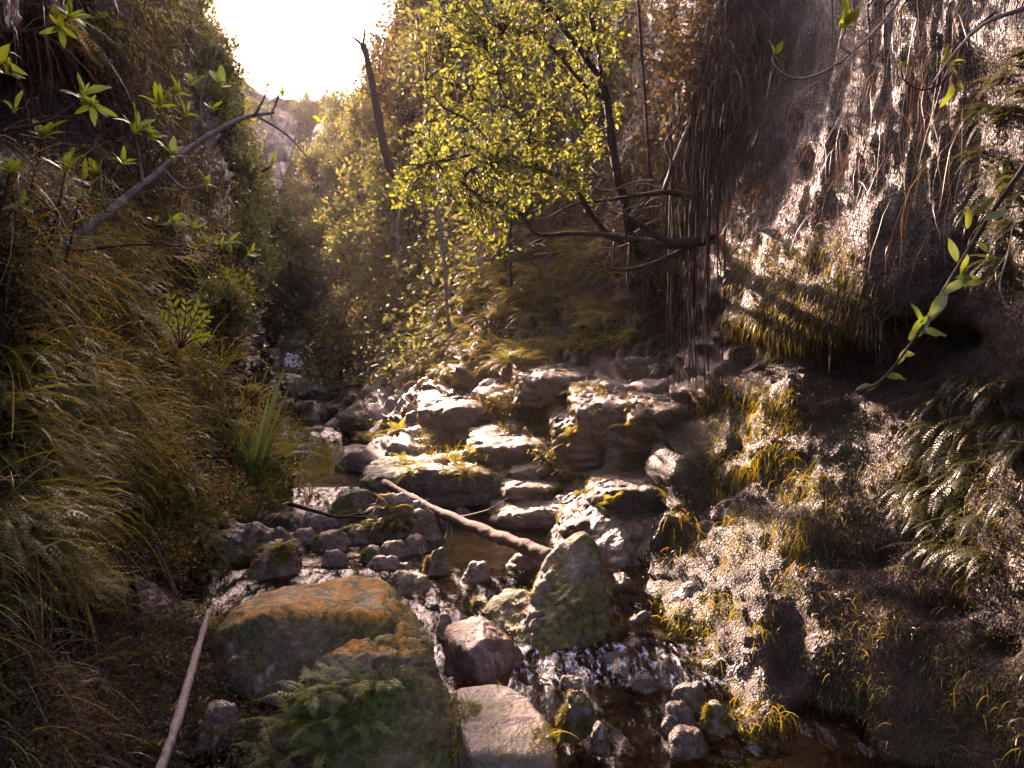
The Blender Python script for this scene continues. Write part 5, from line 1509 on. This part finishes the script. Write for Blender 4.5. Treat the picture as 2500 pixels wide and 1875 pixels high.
# the dark bent trunk on the right of the tree with its bare limbs
org = P(1745, 640, 6.3)
dark = empty("dark_bare_tree", org, "dark crooked bare tree limb jutting from the root-hung wall", "tree")
limb(dark, org, [(1830, 540, 7.0), (1770, 575, 6.6), (1700, 590, 6.3), (1620, 596, 6.1), (1560, 588, 6.1)], .06, .03, M['bark'], "trunk", 10)
for a, r in (([(1560, 588, 6.1), (1480, 575, 6.1), (1400, 570, 6.15), (1310, 572, 6.2), (1270, 520, 6.2), (1200, 490, 6.3), (1140, 460, 6.4)], .024),
             ([(1640, 598, 6.1), (1580, 560, 6.05), (1540, 535, 6.0), (1520, 515, 6.0)], .035), ([(1700, 480, 6.3), (1620, 470, 6.3), (1540, 480, 6.3), (1480, 490, 6.3)], .03),
             ([(1540, 590, 6.1), (1535, 640, 6.05), (1530, 700, 6.0)], .02), ([(1530, 585, 6.1), (1525, 540, 6.05), (1520, 500, 6.0)], .018), ([(1690, 600, 6.2), (1600, 640, 6.1), (1520, 660, 6.0), (1450, 645, 6.0)], .02),
             ([(1500, 590, 6.1), (1495, 660, 6.05)], .012), ([(1480, 490, 6.3), (1400, 500, 6.3), (1340, 530, 6.3), (1270, 545, 6.3)], .012), ([(1620, 470, 6.3), (1640, 400, 6.3), (1625, 350, 6.3), (1660, 300, 6.3)], .018)):
    limb(dark, org, a, r, r * .35, M['bark'], "limb", 7)
for k in range(60):
    x = rnd(1150, 1650); y = rnd(430, 620)
    dx = rnd(-120, -30); dy = rnd(-70, 60)
    limb(dark, org, [(x, y, 6.3), (x + dx * .5, y + dy * .3 + rnd(-12, 12), 6.3 + rnd(-.1, .2)), (x + dx, y + dy, 6.3 + rnd(-.2, .3))], .006, .002, random.choice([M['palebark'], M['bark']]), "twig", 4, 3)

# leaning bare snag against the sky, and the other bare trunks
def snag(ptsx, r0, r1, label, mat, forks=(), name="bare_tree"):
    org = P(*ptsx[0])
    e = empty(name, org, label, "tree")
    limb(e, org, ptsx, r0, r1, mat, "trunk", 9)
    for a, r in forks:
        limb(e, org, a, r, r * .3, mat, "limb", 6)
    return e
snag([(985, 450, 14), (950, 400, 14), (930, 320, 14), (912, 220, 14), (895, 140, 14), (885, 108, 14)], .10, .045, "leaning bare snag with a forked top standing against the white sky", M['bark'], [([(886, 112, 14), (870, 98, 14), (858, 90, 14)], .03), ([(886, 112, 14), (890, 85, 14), (889, 55, 14)], .025), ([(905, 235, 14), (890, 215, 14), (880, 205, 14)], .012)])
snag([(1115, 110, 14.5), (1100, 80, 14.5), (1080, 40, 14.5), (1055, -10, 14.5), (1030, -60, 14.5)], .085, .07, "dark slanting trunk rising out of the frame behind the leafy tree", M['bark'])
snag([(1105, 822, 11), (1092, 760, 11), (1088, 680, 11), (1075, 560, 11), (1065, 500, 11), (1058, 430, 11)], .022, .035, "slender pale dead stem standing upright on the shaded slope", M['palebark'])
snag([(975, 640, 13), (970, 560, 13), (980, 500, 13)], .02, .012, "thin pale stem beside the slender dead one", M['palebark'], [([(1015, 660, 13), (990, 600, 13), (960, 560, 13), (940, 520, 13)], .012)])
snag([(715, 720, 19), (712, 690, 19), (708, 640, 19)], .05, .04, "short dark stump among far shrubs", M['bark'])
snag([(1248, 700, 9.8), (1245, 600, 9.8), (1250, 500, 9.7), (1252, 430, 9.6)], .022, .018, "straight thin dark trunk under the leafy tree", M['bark'])
snag([(1590, 470, 6.9), (1580, 330, 6.9), (1570, 180, 6.9), (1560, 40, 6.9), (1555, -40, 6.9)], .016, .012, "straight dark trunk between the leafy tree and the hanging roots", M['bark'])
snag([(1620, 460, 6.4), (1650, 380, 6.3), (1690, 280, 6.3), (1720, 160, 6.3), (1760, 40, 6.3)], .012, .016, "pale sinuous stem climbing toward the cliff top beside the hanging roots", M['palebark'])

# shrubs on the slopes ------------------------------------------------------
def shrub_mesh(n, leaf, T=DIA, rx=1.0, rz=1.1, clumps=16):
    cc = rand_dirs(clumps) * RNG.uniform(.35, 1.0, clumps)[:, None] * np.array([rx, rx, rz]) * .75
    k = RNG.integers(0, clumps, n)
    pos = cc[k] + RNG.normal(size=(n, 3)) * .16
    pos[:, 2] += rz * .75
    d = unit(rand_dirs(n) + unit(pos) * .6)
    V, F = place(T, pos, frames(d, unit(rand_dirs(n) + np.array([0, 0, .9]))), RNG.uniform(.7, 1.25, n) * leaf)
    st = []
    for c_ in cc[:9]:
        e = c_ + np.array([0, 0, rz * .75])
        st.append(tube(catmull([(0, 0, -.3), e * .45 + np.array([0, 0, .1]), e], 4), np.linspace(.035, .008, 9), 5, False))
    return (V, F), join(st)
def shrub_proto(mat, n, leaf, **kw):
    (V, F), (V2, F2) = shrub_mesh(n, leaf, **kw)
    a = mesh_np("crown", V, F, False); a.materials.append(mat)
    b_ = clean_mesh("stems", V2, F2); b_.materials.append(M['bark'])
    return a, b_
SH = [shrub_proto(M['leaf_dull'], 1000, .14, clumps=20), shrub_proto(M['leaf_dull'], 850, .17, clumps=18), shrub_proto(M['leaf_dull'], 1300, .115, clumps=22), shrub_proto(M['leaf_bright'], 900, .14, clumps=18), shrub_proto(M['leaf_dark'], 1200, .13, clumps=20)]
def put_shrub(x, y, s, kind, label, group, which="RLH"):
    h = hit(x, y, which)
    if h is None: return
    e = empty("shrub", h[0] - h[1] * .1, label, "shrub", group, (rnd(-.2, .2), rnd(-.2, .2), rnd(0, 6)))
    e.scale = (s, s, s * rnd(.85, 1.2))
    a, b_ = SH[kind]
    link("crown", a, parent=e); link("stems", b_, parent=e)
def shrubs(n, region, size, kinds, label, group, which="RLH", keep=None):
    pos, nor, dep = scatter(n, region, which, keep)
    for p, q in zip(pos, nor):
        s = rnd(*size)
        e = empty("shrub", p - q * .12 * s, label, "shrub", group, (rnd(-.25, .25), rnd(-.25, .25), rnd(0, 6)))
        e.scale = (s, s, s * rnd(.8, 1.2))
        a, b_ = SH[random.choice(kinds)]
        link("crown", a, parent=e); link("stems", b_, parent=e)
shrubs(60, [(700, 420), (860, 330), (1000, 330), (1030, 600), (900, 700), (760, 720), (640, 640)], (.6, 1.3), [0, 1, 2, 0, 3], "leafy shrub in the sunlit thicket on the slope under the leaning snag", "shrubs under the leaning snag")
shrubs(44, [(560, 480), (640, 420), (700, 560), (720, 760), (620, 830), (580, 700)], (.5, 1.1), [0, 1, 2], "pale leafy shrub in the hazy thicket at the head of the gorge", "shrubs at the head of the gorge")
shrubs(34, [(880, 320), (940, 200), (1050, 30), (1160, 20), (1150, 330), (990, 400)], (.7, 1.4), [4, 0, 2, 4], "dark bushy shrub along the skyline beside the white sky", "shrubs along the skyline")
shrubs(16, [(480, 60), (560, 180), (680, 260), (640, 420), (560, 420), (500, 250)], (.5, 1.2), [0, 2, 3], "glowing backlit shrub on the high slope under the sky", "backlit shrubs on the high slope")
shrubs(26, [(740, 720), (1050, 650), (1040, 850), (860, 930), (640, 860)], (.4, .9), [4, 4, 0], "dim shrub low on the shaded slope upstream", "dim shrubs upstream")
shrubs(10, [(540, 600), (600, 620), (600, 850), (545, 880)], (.25, .5), [0, 3, 1], "small sunlit shrub on the crest of the bank", "small shrubs on the bank crest")
shrubs(6, [(760, 240), (840, 290), (820, 320), (720, 300)], (.7, 1.3), [0, 2], "hazy shrub on the distant ridge", "shrubs on the distant ridge")
shrubs(9, [(680, 275), (760, 285), (860, 300), (860, 330), (690, 320)], (.8, 1.4), [0, 1, 2], "washed-out shrub in the bright gap at the far end of the gorge", "shrubs in the bright gap", "H")
shrubs(9, [(430, 0), (490, 0), (560, 180), (540, 260), (480, 200)], (.5, .85), [2, 0, 3], "wispy shrub softening the skyline of the high bank", "shrubs on the high bank skyline", "L")
# ------------------------------------------------------------------ air
bm = bmesh.new()
bmesh.ops.create_cube(bm, size=1.0)
for v in bm.verts:
    v.co = Vector((v.co.x * 84 - 8, v.co.y * 100 + 40, (v.co.z + .5) * 52 - 4))
me = bpy.data.meshes.new("haze"); bm.to_mesh(me); bm.free()
hm = bpy.data.materials.new("sunlit_haze"); hm.use_nodes = True
ht = hm.node_tree; ht.nodes.clear()
ho = ht.nodes.new("ShaderNodeOutputMaterial"); hv = ht.nodes.new("ShaderNodeVolumePrincipled")
hv.inputs["Color"].default_value = (1.0, 0.88, 0.88, 1)
hv.inputs["Density"].default_value = 0.0005
hv.inputs["Anisotropy"].default_value = 0.78
ht.links.new(hv.outputs[0], ho.inputs["Volume"])
haze = tag(link("haze", me, hm), "sunlit haze filling the gorge", None, None, "stuff")
